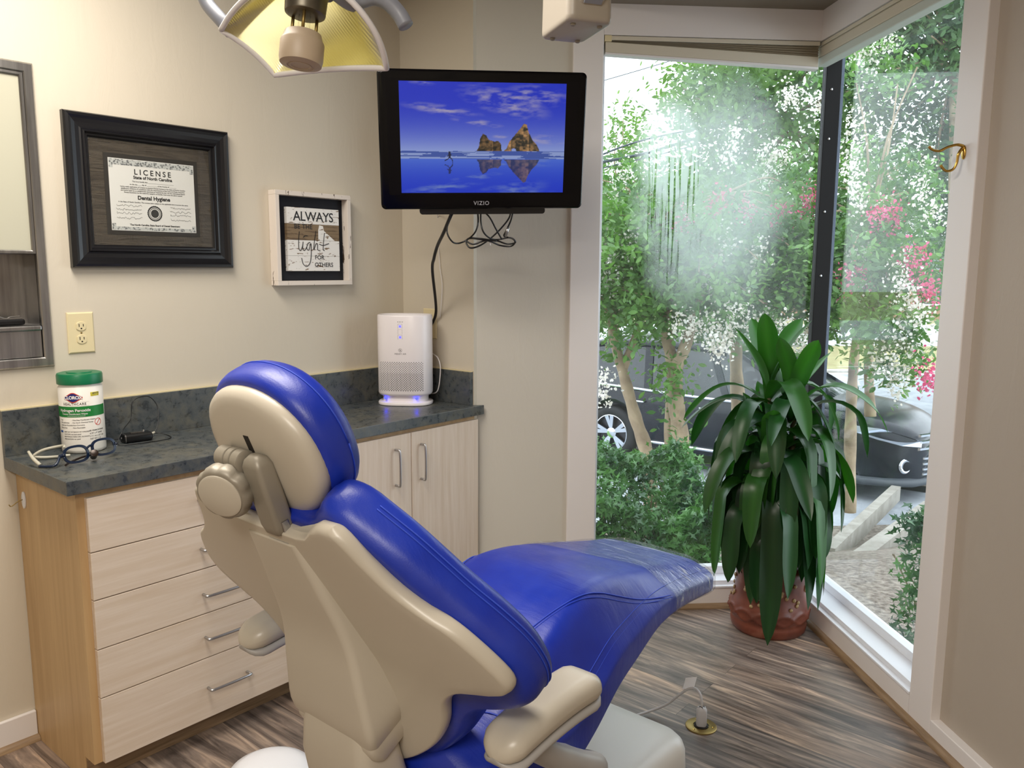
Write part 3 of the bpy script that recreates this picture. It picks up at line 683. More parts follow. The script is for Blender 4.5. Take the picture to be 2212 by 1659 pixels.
MB().rings([supr(pc_, z, .112+i, .083+i) for z, i in ((Z0+.0005, -.004), (Z0+.002, 0), (Z0+.010, .001), (Z0+.014, -.002), (Z0+.016, -.02))]).build('foot', M_pur, pf, smooth=True, angle=60)
MB().rings([supr(pc_, z, .094, .066) for z in (Z0+.015, Z0+.041)]).build('vent_ring', M_pur, pf, smooth=True, angle=60)
M_led = plain('blue_led', (40, 40, 255), .4, emit=(40, 46, 255), es=6.0)
def fpt(s, z, o=0):   # point on the curved front; s across
    e = 3.2; x = s/.112; d = (1-min(abs(x), .999)**3.2)**(1/2.4) if False else (max(0, 1-abs(x)**3.2))**(2/(2.4*1.6))
    # superellipse |x|^e + |y|^f with matching angles: evaluate by search
    ang = math.acos(max(-1, min(1, math.copysign(abs(x)**(3.2/2), x)))); dd = math.sin(ang)**(2/2.4)
    return pc_+pex*s+pen*(.083*dd+o)+V(0, 0, z)
for s in (-.072, .058): MB().lathe([(.0001, 0), (.006, .001), (.006, .006), (.0001, .008)], V(0,0,0)+fpt(s, .032, -.014), pen, 10).build('base_light', M_led, pf)
for z in (.327, .283): MB().fbox(fpt(-.004, z, -.0005), pex, V(0,0,1), pen, -.0045, .0045, -.0045, .0045, 0, .001).build('button_light', M_glow if z < .3 else (globals().__setitem__('M_glow', plain('button_glow', (120, 120, 255), .4, emit=(70, 74, 255), es=1.6)) or M_glow), pf)
mb = MB()
for z in (.327, .305, .283):
    for a in (-1, 1): mb.fbox(fpt(-.004, z, -.0004), pex, V(0,0,1), pen, a*.009-.0002, a*.009+.0002, -.009, .009, 0, .0008)
    mb.fbox(fpt(-.004, z, -.0004), pex, V(0,0,1), pen, -.009, .009, .009, .0093, 0, .0008)
for i in range(4): mb.fbox(fpt(-.013+.0065*i, .345, -.0004), pex, V(0,0,1), pen, -.0009, .0009, -.002, .002, 0, .0008)
mb.merge(text_mesh('MEDIFY AIR', .0085, frameM(fpt(-.004, .215, .0006), pex, V(0,0,1)), 0, spacing=1.1))
n_ = 24; c0 = fpt(-.004, .230, .0006)
mb.rings([[c0+(pex*math.cos(2*PI*k/n_)+V(0,0,1)*math.sin(2*PI*k/n_))*r for k in range(n_)] for r in (.0072, .0062)], True, False)
mb.merge(text_mesh('k', .010, frameM(c0, pex, V(0,0,1)), .0003))
mb.build('marks', plain('mark_grey', (110, 108, 112), .5), pf)
mb = MB()   # perforations: short dark slots over the lower front
rows, cols = 26, 37
for r in range(rows):
    for c in range(cols):
        if (r+c) % 2: continue
        s = -.092+.0049*c; z = .065+.0046*r
        if abs(s) > .094: continue
        hw, hh = .0013, (.0032 if r < 16 else .0022)
        p = fpt(s, z, .0004); t_ = (fpt(s+.002, z, .0004)-fpt(s-.002, z, .0004)).normalized()
        mb.add([p-t_*hw-V(0,0,hh*.6), p+V(0,0,-hh), p+t_*hw-V(0,0,hh*.6), p+t_*hw+V(0,0,hh*.6), p+V(0,0,hh), p-t_*hw+V(0,0,hh*.6)], [(0,1,2,3,4,5)])
mb.build('perforations', plain('hole_dark', (30, 26, 26), .8), pf)
cable('purifier_cable', [pc_-pen*.07+pex*.09+V(0,0,.03), pc_+pex*.128-pen*.04+V(0,0,.05), pc_+pex*.140-pen*.04+V(0,0,.14), pc_+pex*.128-pen*.05+V(0,0,.185), pc_+pex*.10-pen*.088+V(0,0,.20)], .0024, M_white_pl, 'thin white cord looping at the right side of the air purifier')

# ================================================================== WIPES CANISTER
cn = V(-2.602, 1.030, Z0)
wc = thing('wipes_canister', cn, 'white disinfecting wipes canister with green lid at the left of the worktop', 'canister')
M_can = plain('canister_white', (232, 228, 220), .35)
rC = .0615
MB().lathe([(.056, .0005), (rC-.001, .004), (rC, .012), (rC, .200), (rC-.003, .204), (rC-.003, .212)], cn, n=56).build('tub', M_can, wc, smooth=True, angle=50)
MB().lathe([(rC+.0015, .210), (rC+.002, .212), (rC+.002, .236), (rC, .241), (rC-.006, .243), (rC-.010, .242), (.036, .242), (.035, .245), (.0001, .246)], cn, n=56).build('lid', M_green, wc, smooth=True, angle=40)
cdir = V(-cn.x, -cn.y, 0).normalized(); ca0 = math.atan2(cdir.y, cdir.x)-.30
def wrap(mb, off=.0004):   # flat x,y -> around the tub; x to the right as seen
    r = rC+off
    for i, p in enumerate(mb.v):
        a = ca0+p.x/r; mb.v[i] = V(cn.x+r*math.cos(a), cn.y+r*math.sin(a), Z0+p.y)
    return mb
def patch(x0, x1, y0, y1, off, nx=24):
    return wrap(MB().rings([[V(x0+(x1-x0)*i/nx, y, 0) for i in range(nx+1)] for y in (y0, y1)], False, False), off)
I4 = Matrix.Identity(4); TT = lambda x, y: Matrix.Translation((x, y, 0))
patch(-.11, .10, .113, .145, .0004, 40).build('label_band', plain('label_green', (24, 124, 52), .4), wc)
patch(.045, .074, .174, .186, .0004).build('yellow_tag', plain('tag_yellow', (240, 226, 60), .4), wc)
def hexlogo(w, h, off):
    return wrap(MB().add([(0-w, .1765, 0), (-w*.62, .1765-h*.45, 0), (0, .1765-h, 0), (w*.62, .1765-h*.45, 0), (w, .1765, 0), (w*.62, .1765+h*.45, 0), (0, .1765+h, 0), (-w*.62, .1765+h*.45, 0)], [(0,1,2,3,4,5,6,7)]), off)
lx = -.004
def shift(mb, dx):
    for p in mb.v: p.x += dx
    return mb
def hexflat(w, h):
    n = 10; up_ = []; 
    P = [V(-w, 0, 0), V(0, -h, 0), V(w, 0, 0), V(0, h, 0)]; Q = []
    for i in range(4):
        for k in range(n): Q.append(P[i].lerp(P[(i+1) % 4], k/n)+V(lx, .172, 0))
    for p in Q: p.y = max(.172-h*.86, min(.172+h*.86, p.y)); p.x = max(lx-w*.9, min(lx+w*.9, p.x))
    m_ = MB(); c_ = V(lx, .172, 0)
    for r0, r1 in ((1, .66), (.66, .33), (.33, .001)): m_.rings([[c_.lerp(p, r) for p in Q] for r in (r0, r1)], True, False)
    return m_
wrap(hexflat(.030, .0175), .0006).build('logo_red', plain('logo_red', (206, 62, 40), .4), wc)
wrap(hexflat(.0262, .0145), .0009).build('logo_blue', plain('logo_blue', (26, 36, 110), .4), wc)
wrap(text_mesh('CLOROX', .0135, TT(lx, .172), .0006, spacing=.92), .0012).build('logo_name', M_white_pl, wc)
def sub(m_): return m_
mb = MB().merge(wrap(text_mesh('HEALTHCARE', .0098, TT(lx+.002, .1525), .0002, spacing=1.15)))
mb.merge(patch(-.036, .040, .1585, .1589, .0005)); mb.merge(patch(-.036, .040, .1468, .1472, .0005))
mb.merge(wrap(text_mesh('1 MINUTE', .0062, TT(.0595, .182), .0003), .0007)); mb.merge(wrap(text_mesh('CONTACT TIME', .0034, TT(.0595, .1768), .0001), .0007))
for i, (s, t2) in enumerate((('- Fast', '- One-Step Disinfectant Cleaner'), ('- Kills pathogens', '- No Harsh Chemical Fumes'), ('- Hydrogen Peroxide', '- Non-Corrosive'), ('- Bleach-free', '- Non-Flammable'))):
    z = .104-.0078*i
    mb.merge(wrap(text_mesh(s, .0052, TT(-.054, z), .0001, align='LEFT'))); mb.merge(wrap(text_mesh(t2, .0052, TT(-.012, z), .0001, align='LEFT')))
for i, s in enumerate(('KEEP OUT OF REACH OF CHILDREN', 'CAUTION: see back panel', 'MANTENGA FUERA DEL ALCANCE', 'PRECAUCION: ver panel')):
    mb.merge(wrap(text_mesh(s, .0048, TT(-.040, .068-.0072*i), .0001, align='LEFT')))
for i, s in enumerate(('95 PREMOISTENED', '6.75" x 9" WIPES', '(17.1 cm x 22.9 cm)', 'NET WT 1 LB')):
    mb.merge(wrap(text_mesh(s, .0058, TT(.036, .069-.0085*i), .0001, align='LEFT')))
mb.build('label_print', plain('print_dark', (70, 66, 66), .5), wc)
mb = MB().merge(wrap(text_mesh('Hydrogen Peroxide', .0118, TT(lx, .133), .0003), .0009)); mb.merge(wrap(text_mesh('Cleaner Disinfectant Wipes', .0068, TT(lx, .1225), .0001), .0009))
mb.merge(wrap(text_mesh('Hospital disinfectant and deodorizer', .0035, TT(lx+.006, .1165), 0), .0009)); mb.build('band_print', M_white_pl, wc)
mb = MB(); n_ = 28
mb.rings([[V(.064+.0112*k2*math.cos(2*PI*k/n_), .094+.0112*k2*math.sin(2*PI*k/n_), 0) for k in range(n_)] for k2 in (1, .84)], True, False)
mb.add([(.057, .087, 0), (.0586, .0856, 0), (.071, .101, 0), (.0694, .1024, 0)], [(0,1,2,3)])
wrap(mb).build('no_skin_icon', plain('icon_red', (206, 60, 46), .5), wc)
patch(-.060, -.046, .0655, .0715, .0004).build('blue_tag', plain('tag_blue', (40, 84, 160), .5), wc)

# ================================================================== GLASSES WITH HEADLIGHT, BATTERY PACK
M_navy = plain('navy_acetate', (14, 30, 54), .25, spec=.6)
M_cream = plain('temple_cream', (186, 182, 166), .4)
gl = thing('glasses', (-2.45, .98, Z0), 'navy safety glasses with a small headlight lying in front of the wipes canister', 'glasses')
ge = V(-.10, .995, 0).normalized(); gu = V(-.30, -.03, .953).normalized(); gn = ge.cross(gu)
def lens_ring(c, hw, hh, e=2.6, n=36, sk=0.0):
    return [c+ge*(math.copysign(abs(math.cos(a))**(2/e), math.cos(a))*hw)+gu*(math.copysign(abs(math.sin(a))**(2/e), math.sin(a))*hh*(1+.10*math.copysign(1, 1)*0)) for a in [2*PI*k/n for k in range(n)]]
gcL, gcR = V(-2.436, .940, Z0+.027), V(-2.446, 1.022, Z0+.034)
mb = MB()
for c in (gcL, gcR):
    R = [[p+gn*o for p in lens_ring(c, hw, hh)] for hw, hh, o in ((.0372, .0262, -.002), (.0372, .0262, .002), (.0300, .0195, .0026), (.0300, .0195, -.002), (.0372, .0262, -.002))]
    mb.rings(R, True, False)
mb.tube(spline([gcL+ge*.031+gu*.010, (gcL+gcR)/2+gu*.013+gn*.002, gcR-ge*.031+gu*.010], 6), .0034, 8)
mb.tube([gcL-ge*.031+gu*.004, gcL-ge*.046+gu*.002-gn*.004], [.006, .005], 8).tube([gcR+ge*.031+gu*.004, gcR+ge*.041+gu*.002-gn*.004], [.006, .005], 8)
mb.build('frame', M_navy, gl, smooth=True, angle=40)
for c in (gcL, gcR): MB().rings([[c.lerp(p, k)+gn*0 for p in lens_ring(c, .030, .0195)] for k in (1, .001)], True, False).build('lens', M_glass, gl)
mb = MB()
for c, s in ((gcL, -1), (gcR, 1)):
    for dz in (-.004, .004): mb.lathe([(.0012, 0), (.0012, .001)], c+ge*s*.0365+gu*dz+gn*.004, gn, 8)
mb.build('rivets', M_chrome, gl)
MB().tube(spline([gcL-ge*.044+gu*.002-gn*.004, V(-2.42, .875, Z0+.008), V(-2.45, .845, Z0+.006)], 6), .004, 8).build('temple', M_navy, gl, smooth=True)
MB().tube(spline([gcR-ge*.10+gu*.012-V(.03,0,0), V(-2.52, .935, Z0+.040), V(-2.55, .895, Z0+.030), V(-2.56, .872, Z0+.014), V(-2.55, .90, Z0+.007), V(-2.53, .96, Z0+.006)], 7), .0042, 8).build('temple', M_cream, gl, smooth=True)
MB().tube(spline([V(-2.45, .848, Z0+.010), V(-2.48, .842, Z0+.025), V(-2.51, .842, Z0+.040)], 5), [.005, .005, .005, .005, .005, .005, .0045, .0045, .004, .004, .004], 8).build('temple_tip', M_cream, gl, smooth=True)
hb = V(-2.425, .985, Z0+.020)
MB().lathe([(.008, -.022), (.0095, -.018), (.0095, .004), (.0105, .006), (.0105, .014), (.0085, .0145)], hb, (V(0,0,1.5)-hb*0+V(2.2, -.6, -.2)).normalized(), 20).tube(spline([hb-V(.015, .0, .004), hb+V(-.018, -.025, -.006), hb+V(-.012, -.06, -.013), V(-2.41, .90, Z0+.006)], 6), .003, 8).build('headlight', plain('headlight_dark', (46, 34, 28), .25, .4), gl, smooth=True, angle=40)
bp = thing('battery_pack', (-2.60, 1.20, Z0), 'small black battery pack with silver trim beside the wipes canister', 'battery pack')
be = V(.16, .987, 0).normalized(); bd = V(be.y, -be.x, 0); bc = V(-2.608, 1.195, Z0+.0006)
R = []
MB().rings([rrect(bc+be*o+V(0,0,.014), bd, V(0,0,1), .026-i, .0135-i, .009) for o, i in ((-.045, .003), (-.043, 0), (.040, 0), (.044, .003))]).build('case', M_black, bp, smooth=True, angle=40)
MB().rings([rrect(bc+be*o+V(0,0,.014), bd, V(0,0,1), .0265, .0140, .0095) for o in (-.040, -.038)], True, False).build('trim_ring', M_chrome, bp)
MB().lathe([(.003, .0), (.003, .001)], bc-be*.0455+V(0,0,.014), -be, 12).build('button', plain('btn_grey', (150, 150, 155), .4), bp)
MB().fbox(bc+V(0,0,.028), be, bd, V(0,0,1), -.018, .022, -.007, .007, 0, .002).tube([bc+V(0,0,.028)+be*.022, bc+V(0,0,.034)+be*.024], .003, 6).build('belt_clip', M_steel, bp)
MB().tube([bc+be*.044+V(0,0,.016), bc+be*.058+V(0,0,.022)], [.005, .003], 8).build('strain_relief', M_cream, bp, smooth=True)
cable('headlight_cable', [bc+be*.058+V(0,0,.022), V(-2.61, 1.270, Z0+.05), V(-2.64, 1.285, Z0+.10), V(-2.65, 1.26, Z0+.135), V(-2.65, 1.21, Z0+.125), V(-2.64, 1.195, Z0+.07), V(-2.60, 1.15, Z0+.045), V(-2.585, 1.125, Z0+.012), V(-2.57, 1.13, Z0+.003), V(-2.55, 1.20, Z0+.0025), V(-2.555, 1.275, Z0+.0025), V(-2.60, 1.30, Z0+.0025), V(-2.635, 1.27, Z0+.012), V(-2.64, 1.20, Z0+.012), V(-2.655, 1.10, Z0+.003)], .0014, M_black, 'thin black cable looping up from the battery pack against the upstand')
# ================================================================== DENTAL CHAIR
XC, TH = -1.22, math.radians(29.5)
Ob = V(XC, .75, 1.10); es = V(0, math.sin(TH), -math.cos(TH)); en = V(0, math.cos(TH), math.sin(TH))
BK = lambda x, s, o: Ob+V(x, 0, 0)+es*s+en*o
dc = thing('dental_chair', (XC, 1.45, 0), 'blue leather dental chair with beige shell and flat armrests in the middle of the room', 'dental chair')
def rring(w, o0, o1, r, nx=14, nc=6):
    w = max(w, 1e-4); o1 = max(o1, o0+2e-4); r = max(min(r, w*.999, (o1-o0)*.499), 1e-5); P = []
    for i in range(nx+1): P.append((-(w-r)+2*(w-r)*i/nx, o0))
    for k in range(1, nc): a = -PI/2+PI/2*k/nc; P.append((w-r+r*math.cos(a), o0+r+r*math.sin(a)))
    P.append((w, o0+r))
    if True: P.append((w, o1-r))
    for k in range(1, nc): a = PI/2*k/nc; P.append((w-r+r*math.cos(a), o1-r+r*math.sin(a)))
    for i in range(nx+1): P.append((w-r-2*(w-r)*i/nx, o1))
    for k in range(1, nc): a = PI/2+PI/2*k/nc; P.append((-(w-r)+r*math.cos(a), o1-r+r*math.sin(a)))
    P.append((-w, o1-r)); P.append((-w, o0+r))
    for k in range(1, nc): a = PI+PI/2*k/nc; P.append((-(w-r)+r*math.cos(a), o0+r+r*math.sin(a)))
    return P
def sstep(a, b, x): t = max(0, min(1, (x-a)/(b-a))); return t*t*(3-2*t)
def loftx(S, wf, orange, r, fn, R0=.02, R1=.02, **k):
    s0, s1 = S[0], S[-1]; rows = []
    for s in S:
        e = 1.0
        if s-s0 < R0: e = min(e, math.sqrt(max(0, 1-(1-(s-s0)/R0)**2)))
        if s1-s < R1: e = min(e, math.sqrt(max(0, 1-(1-(s1-s)/R1)**2)))
        o0, o1 = orange(s); m_ = (o0+o1)/2; hh = (o1-o0)/2*max(e, .02)
        rows.append([fn(x, s, o) for x, o in rring(wf(s), m_-hh, m_+hh, r, **k)])
    return MB().rings(rows)
def dense(a, b, n, ra=.03, rb=.03):
    S = list(np.linspace(a, b, n)); S += [a+ra*t for t in (.03, .1, .22, .4, .65)]+[b-rb*t for t in (.03, .1, .22, .4, .65)]
    return sorted(set(S))
# --- back shell
W_sh = [(.03, .205), (.05, .225), (.10, .255), (.15, .292), (.185, .335), (.21, .375), (.25, .410), (.30, .440), (.325, .444), (.345, .43), (.36, .395), (.375, .345), (.395, .305), (.44, .262), (.51, .232), (.56, .200), (.60, .160), (.64, .105), (.665, .055), (.675, .012)]
dip = lambda x: .045*(1-sstep(.10, .17, abs(x)))
def shell_fn(x, s, o):
    top = max(0, 1-(s-.03)/.12); s2 = s+dip(x)*top**2
    tip = sstep(.30, .36, s)*(1-sstep(.36, .46, s)); 
    bulge = -.055*sstep(.36, .70, s)*(1-min(1, abs(x)/.32)**2)
    return BK(x, s2, o+bulge+.02*(abs(x)/.44)**3)
S = dense(.03, .675, 60, .02, .02)
loftx(S, lambda s: smooth_keys(W_sh, s), lambda s: (-.016, .014), .013, shell_fn, .015, .015).build('back_shell', M_beige, dc, smooth=True)
# --- blue back cushion in front of it
W_bl = [(.0, .14), (.012, .185), (.03, .215), (.06, .250), (.10, .292), (.15, .332), (.19, .362), (.24, .405), (.29, .437), (.34, .449), (.385, .445), (.42, .425), (.445, .38), (.47, .325), (.51, .280), (.57, .240), (.63, .180), (.68, .115), (.715, .06), (.73, .02)]
def blue_fn(x, s, o):
    top = max(0, 1-s/.12); s2 = s+dip(x)*1.3*top**2+.0
    bulge = -.050*sstep(.36, .72, s)*(1-min(1, abs(x)/.32)**2)
    return BK(x, s2, o+bulge+.02*(abs(x)/.44)**3)
S = dense(0, .73, 66, .04, .03)
loftx(S, lambda s: smooth_keys(W_bl, s), lambda s: (.010, .100), .034, blue_fn, .045, .03, nc=8).build('back_cushion', M_blue, dc, smooth=True)
mb = MB()
for sd in (-1, 1):
    for ins, o in ((-.0007, .0635), (-.0007, .0715)):
        pts = [blue_fn(sd*(smooth_keys(W_bl, s)-ins), s, o) for s in np.linspace(.045, .46, 60)]
        mb.tube(pts, .0013, 5)
mb.build('back_stitching', M_thread, dc, smooth=True)
# --- central spine behind the shell
bo = [(.10, -.020), (.20, -.032), (.32, -.050), (.42, -.088), (.50, -.118), (.53, -.120)]
bw = [(.10, .074), (.20, .090), (.32, .106), (.45, .124), (.50, .128), (.53, .118)]
rows = []
for s in np.linspace(.10, .53, 24):
    w_ = smooth_keys(bw, s); o_ = smooth_keys(bo, s)
    rows.append([BK(x, s, o) for x, o in rring(w_, o_, .004, .016)])
MB().rings(rows).build('spine_cover', M_beige, dc, smooth=True, angle=50)
rows = [[BK(x, s, o) for x, o in rring(smooth_keys(bw, s)*f, smooth_keys(bo, s)+sh, .002, .014)] for s, f, sh in ((.522, .97, .0), (.53, 1.0, -.003), (.555, .99, -.002), (.575, .93, .006))]
MB().rings(rows).build('spine_collar', M_beige, dc, smooth=True, angle=50)
# --- rear column going down to the seat frame
rows = []
for z, y, w_, d in ((.645, .93, .092, .085), (.60, .925, .100, .095), (.54, .925, .105, .105), (.47, .94, .106, .11), (.40, .965, .104, .115), (.33, 1.0, .110, .12), (.27, 1.05, .105, .12)):
    rows.append([V(XC+x, y+o, z+(o-.05)*.3) for x, o in rring(w_, -.03, -.03+d, .028)])
MB().rings(rows).build('rear_column', M_beige, dc, smooth=True, angle=60)
# --- head rest
hc = V(XC, .779, 1.161); ht = math.radians(22.1); hs = V(0, math.sin(ht), -math.cos(ht)); hn = V(0, math.cos(ht), math.sin(ht))
def egg(a, b, o, e=2.15, n=56, dz=0, bulge=0):
    P = []
    for k in range(n):
        t = 2*PI*k/n; cx_ = math.copysign(abs(math.cos(t))**(2/e), math.cos(t)); sy_ = math.copysign(abs(math.sin(t))**(2/e), math.sin(t))
        P.append(hc+V(a*cx_, 0, 0)-hs*(b*sy_+dz)+hn*o)
    return P
prof = [(.02, -.020), (.35, -.0205), (.62, -.019), (.80, -.016), (.90, -.012), (.965, -.006), (.995, .002), (1.0, .008), (1.0, .020)]
MB().rings([egg(.150*k, .125*k, o) for k, o in prof]).build('headrest_shell', M_beige, dc, smooth=True)
prof = [(.96, .012), (1.0, .014), (1.045, .022), (1.07, .034), (1.075, .050), (1.06, .066), (1.03, .078), (.97, .088), (.86, .094), (.6, .096), (.3, .093), (.02, .092)]
MB().rings([egg(.150*k, .125*k+.004, o, dz=.006) for k, o in prof]).build('headrest_cushion', M_blue, dc, smooth=True)
MB().tube(egg(.150*1.067, .125*1.067+.004, .0635, dz=.006)+egg(.150*1.067, .125*1.067+.004, .0635, dz=.006)[:1], .0013, 5).build('headrest_stitching', M_thread, dc, smooth=True)
MB().rings([[hc+V(x, 0, 0)+hs*s-hn*.0212 for x, s in ((-w_, a), (w_, a), (w_, b), (-w_, b))] for w_, a, b in ((.0075, -.045, .105),)]*1+[[hc+V(x, 0, 0)+hs*s-hn*.0195 for x, s in ((-.0075, -.045), (.0075, -.045), (.0075, .105), (-.0075, .105))]]).build('headrest_slot', M_dark, dc)
# bracket: link, hinge barrel, serrated knob, mounting bar
Ltop, Lbot = V(-1.190, .745, 1.150), V(-1.195, .785, 1.030)
ld = (Lbot-Ltop).normalized(); lx_ = V(1, 0, 0); ln = lx_.cross(ld)
rows = []
for t, w_, d in ((-.018, .012, .006), (-.012, .020, .014), (0, .026, .018), (.06, .027, .019), (.115, .027, .019), (.132, .024, .016), (.138, .016, .008)):
    rows.append([Ltop+ld*t+lx_*x+ln*o for x, o in rring(w_, -d, d, .009)])
MB().rings(rows).build('headrest_link', M_beigegrey, dc, smooth=True, angle=60)
mb = MB()
for x0_, x1_, r_ in ((-1.292, -1.262, .020), (-1.260, -1.243, .0205), (-1.241, -1.218, .0205)):
    mb.lathe([(r_-.003, 0), (r_, .002), (r_, x1_-x0_-.002), (r_-.003, x1_-x0_)], V(x0_, .742, 1.150), V(1,0,0), 24)
rows = [[V(-1.265+x, .742+o, z) for x, o in rring(.026, -.016, .014, .008)] for z in (1.148, 1.10, 1.06)]
mb.rings(rows); mb.build('hinge_barrel', M_beigegrey, dc, smooth=True, angle=50)
kc = V(-1.272, .722, 1.085); kn = V(.38, -.86, -.32).normalized(); kc = kc+(CAM-kc).normalized()*.034
def kring(r, h, ser):
    a = kn.orthogonal().normalized(); b = kn.cross(a); n = 72
    return [kc+kn*h+(a*math.cos(2*PI*k/n)+b*math.sin(2*PI*k/n))*(r*(1-ser*(.5-.5*math.cos(9*2*PI*k/n))**3)) for k in range(n)]
kb_ = MB().rings([kring(r, h, s_) for r, h, s_ in ((.040, -.030, 0), (.050, -.026, .06), (.052, -.012, .06), (.049, -.002, .05), (.043, .001, .0))]).build('adjusting_knob', M_beigegrey, dc, smooth=True, angle=50)
MB().rings([kring(r, h, 0) for r, h in ((.041, .0005), (.041, .003), (.037, .0055), (.001, .0065))]).build('knob_cap', M_beige, kb_, smooth=True, angle=50)
MB().rings([[Lbot+ld*t+lx_*x+ln*o for x, o in rring(.030, -.008, .006, .002)] for t in (-.02, .02, .045)]).build('headrest_bar', M_chrome, dc)
# --- seat and leg rest: one upholstered piece
ZT = [(1.03, .535), (1.1, .548), (1.2, .585), (1.3, .652), (1.4, .708), (1.5, .736), (1.6, .736), (1.7, .720), (1.85, .688), (2.0, .655), (2.12, .632)]
DR = [(1.03, .03), (1.1, .03), (1.2, .06), (1.3, .125), (1.4, .145), (1.5, .125), (1.6, .105), (1.75, .060), (1.9, .035), (2.12, .018)]
WS = [(1.03, .17), (1.045, .205), (1.08, .238), (1.13, .262), (1.2, .280), (1.3, .290), (1.45, .280), (1.6, .262), (1.75, .245), (1.9, .230), (2.05, .220), (2.09, .215), (2.105, .205), (2.12, .175)]
THK = [(1.03, .13), (1.2, .13), (1.4, .13), (1.6, .11), (1.75, .085), (2.0, .072), (2.12, .07)]
def seat_top(x, y):
    w_ = smooth_keys(WS, y); x0_ = w_*.62
    return smooth_keys(ZT, y)-smooth_keys(DR, y)*sstep(x0_, w_*1.02, abs(x))-.006*(x/.2)**2
def seat_fn(x, y, o, lift=0):
    k = THK and smooth_keys(THK, y); t = (o-(-k))/k
    zt = seat_top(x, y)+lift; zb = smooth_keys(ZT, y)-smooth_keys(DR, y)*.85-k
    return V(XC+x, y, zb+(zt-zb)*t)
S = dense(1.03, 2.12, 90, .04, .03)
rows = []
for y in S:
    k = smooth_keys(THK, y); e = 1.0
    if y-S[0] < .04: e = math.sqrt(max(0, 1-(1-(y-S[0])/.04)**2))
    if S[-1]-y < .03: e = min(e, math.sqrt(max(0, 1-(1-(S[-1]-y)/.03)**2)))
    hh = k/2*max(e, .05)
    rows.append([seat_fn(x, y, o) for x, o in rring(smooth_keys(WS, y), -k/2-hh, -k/2+hh, .022, nx=30)])
seat = MB().rings(rows).build('seat_cushion', M_blue, dc, smooth=True)
mb = MB()
def seam(pts, r=.0016, lift=.0012): mb.tube([V(XC+x, y, seat_top(x, y)+lift) for x, y in pts], r, 5)
for sd in (-1, 1):
    P = spline([V(.060, 1.17, 0), V(.095, 1.25, 0), V(.135, 1.34, 0), V(.175, 1.46, 0), V(.20, 1.58, 0), V(.222, 1.70, 0), V(.238, 1.80, 0)], 8)
    seam([(sd*p.x, p.y) for p in P]); seam([(sd*(p.x+.007), p.y) for p in P], .0010, .0006)
    P = [(sd*(smooth_keys(WS, y)-.020), y) for y in np.linspace(1.12, 2.10, 80)]
    seam(P, .0014, -.002); P = [(sd*(smooth_keys(WS, y)-.028), y) for y in np.linspace(1.12, 2.10, 80)]; seam(P, .001, .0008)
P = spline([V(-.25, 1.20, 0), V(-.12, 1.155, 0), V(0, 1.145, 0), V(.12, 1.155, 0), V(.25, 1.20, 0)], 8); seam([(p.x, p.y) for p in P])
mb.build('seat_stitching', M_thread, dc, smooth=True)
# clear plastic cover over the leg rest
def film():
    m = bpy.data.materials.new('clear_film'); m.use_nodes = True; n = m.node_tree; n.nodes.clear()
    out = n.nodes.new('ShaderNodeOutputMaterial'); tr = n.nodes.new('ShaderNodeBsdfTransparent'); gl = n.nodes.new('ShaderNodeBsdfGlossy'); gl.inputs['Roughness'].default_value = .07
    df = n.nodes.new('ShaderNodeBsdfDiffuse'); df.inputs[0].default_value = (.8, .86, .92, 1)
    b = N(n, 'ShaderNodeBump', Strength=.9, Distance=.012)
    w = noise(n, pos(n, (9, 46, 20), (0, 0, .18)), 1, 4, .6, 1.0); n.links.new(w, b.inputs['Height']); n.links.new(b.outputs[0], gl.inputs['Normal'])
    lw = N(n, 'ShaderNodeLayerWeight', Blend=.35); n.links.new(b.outputs[0], lw.inputs['Normal'])
    f = math1(n, 'MULTIPLY_ADD', lw.outputs['Facing'], .30, .05, clamp=True)
    mx = n.nodes.new('ShaderNodeMixShader'); n.links.new(f, mx.inputs[0]); n.links.new(tr.outputs[0], mx.inputs[1]); n.links.new(gl.outputs[0], mx.inputs[2])
    painted_glint = math1(n, 'MULTIPLY', math1(n, 'SUBTRACT', noise(n, pos(n, (5, 70, 30), (0, 0, .18)), 1, 3, .5, .8), .60), 9.0, clamp=True)  # noise mask for white diffuse streaks: highlights painted onto the film
    m2 = n.nodes.new('ShaderNodeMixShader'); n.links.new(math1(n, 'MULTIPLY', painted_glint, .45), m2.inputs[0]); n.links.new(mx.outputs[0], m2.inputs[1]); n.links.new(df.outputs[0], m2.inputs[2])
    n.links.new(m2.outputs[0], out.inputs[0]); return m
rows = []
for t in np.linspace(0, 1, 30):
    row = []
    for x, o in rring(.24, -.085, 0, .02, nx=30)[15:-8]:
        y = (1.745+.32*x)*(1-t)+2.126*t; w_ = smooth_keys(WS, min(y, 2.119))+.006; xx = x/.24*w_
        k = smooth_keys(THK, y); p = seat_fn(xx, min(y, 2.12), max(o, -.8)*k/.085*1.0, 0); p.z += .004+.0015*math.sin(19*xx+31*y); p.y = y+.002; row.append(p)
    rows.append(row)
rows.append([V(p.x*.97+XC*.03, 2.13, p.z-.01 if p.z > .6 else p.z) for p in rows[-1]])
rows.append([V(p.x, 2.131, .575) for p in rows[-1]])
MB().rings(rows, False, False).build('plastic_cover', film(), dc, smooth=True)
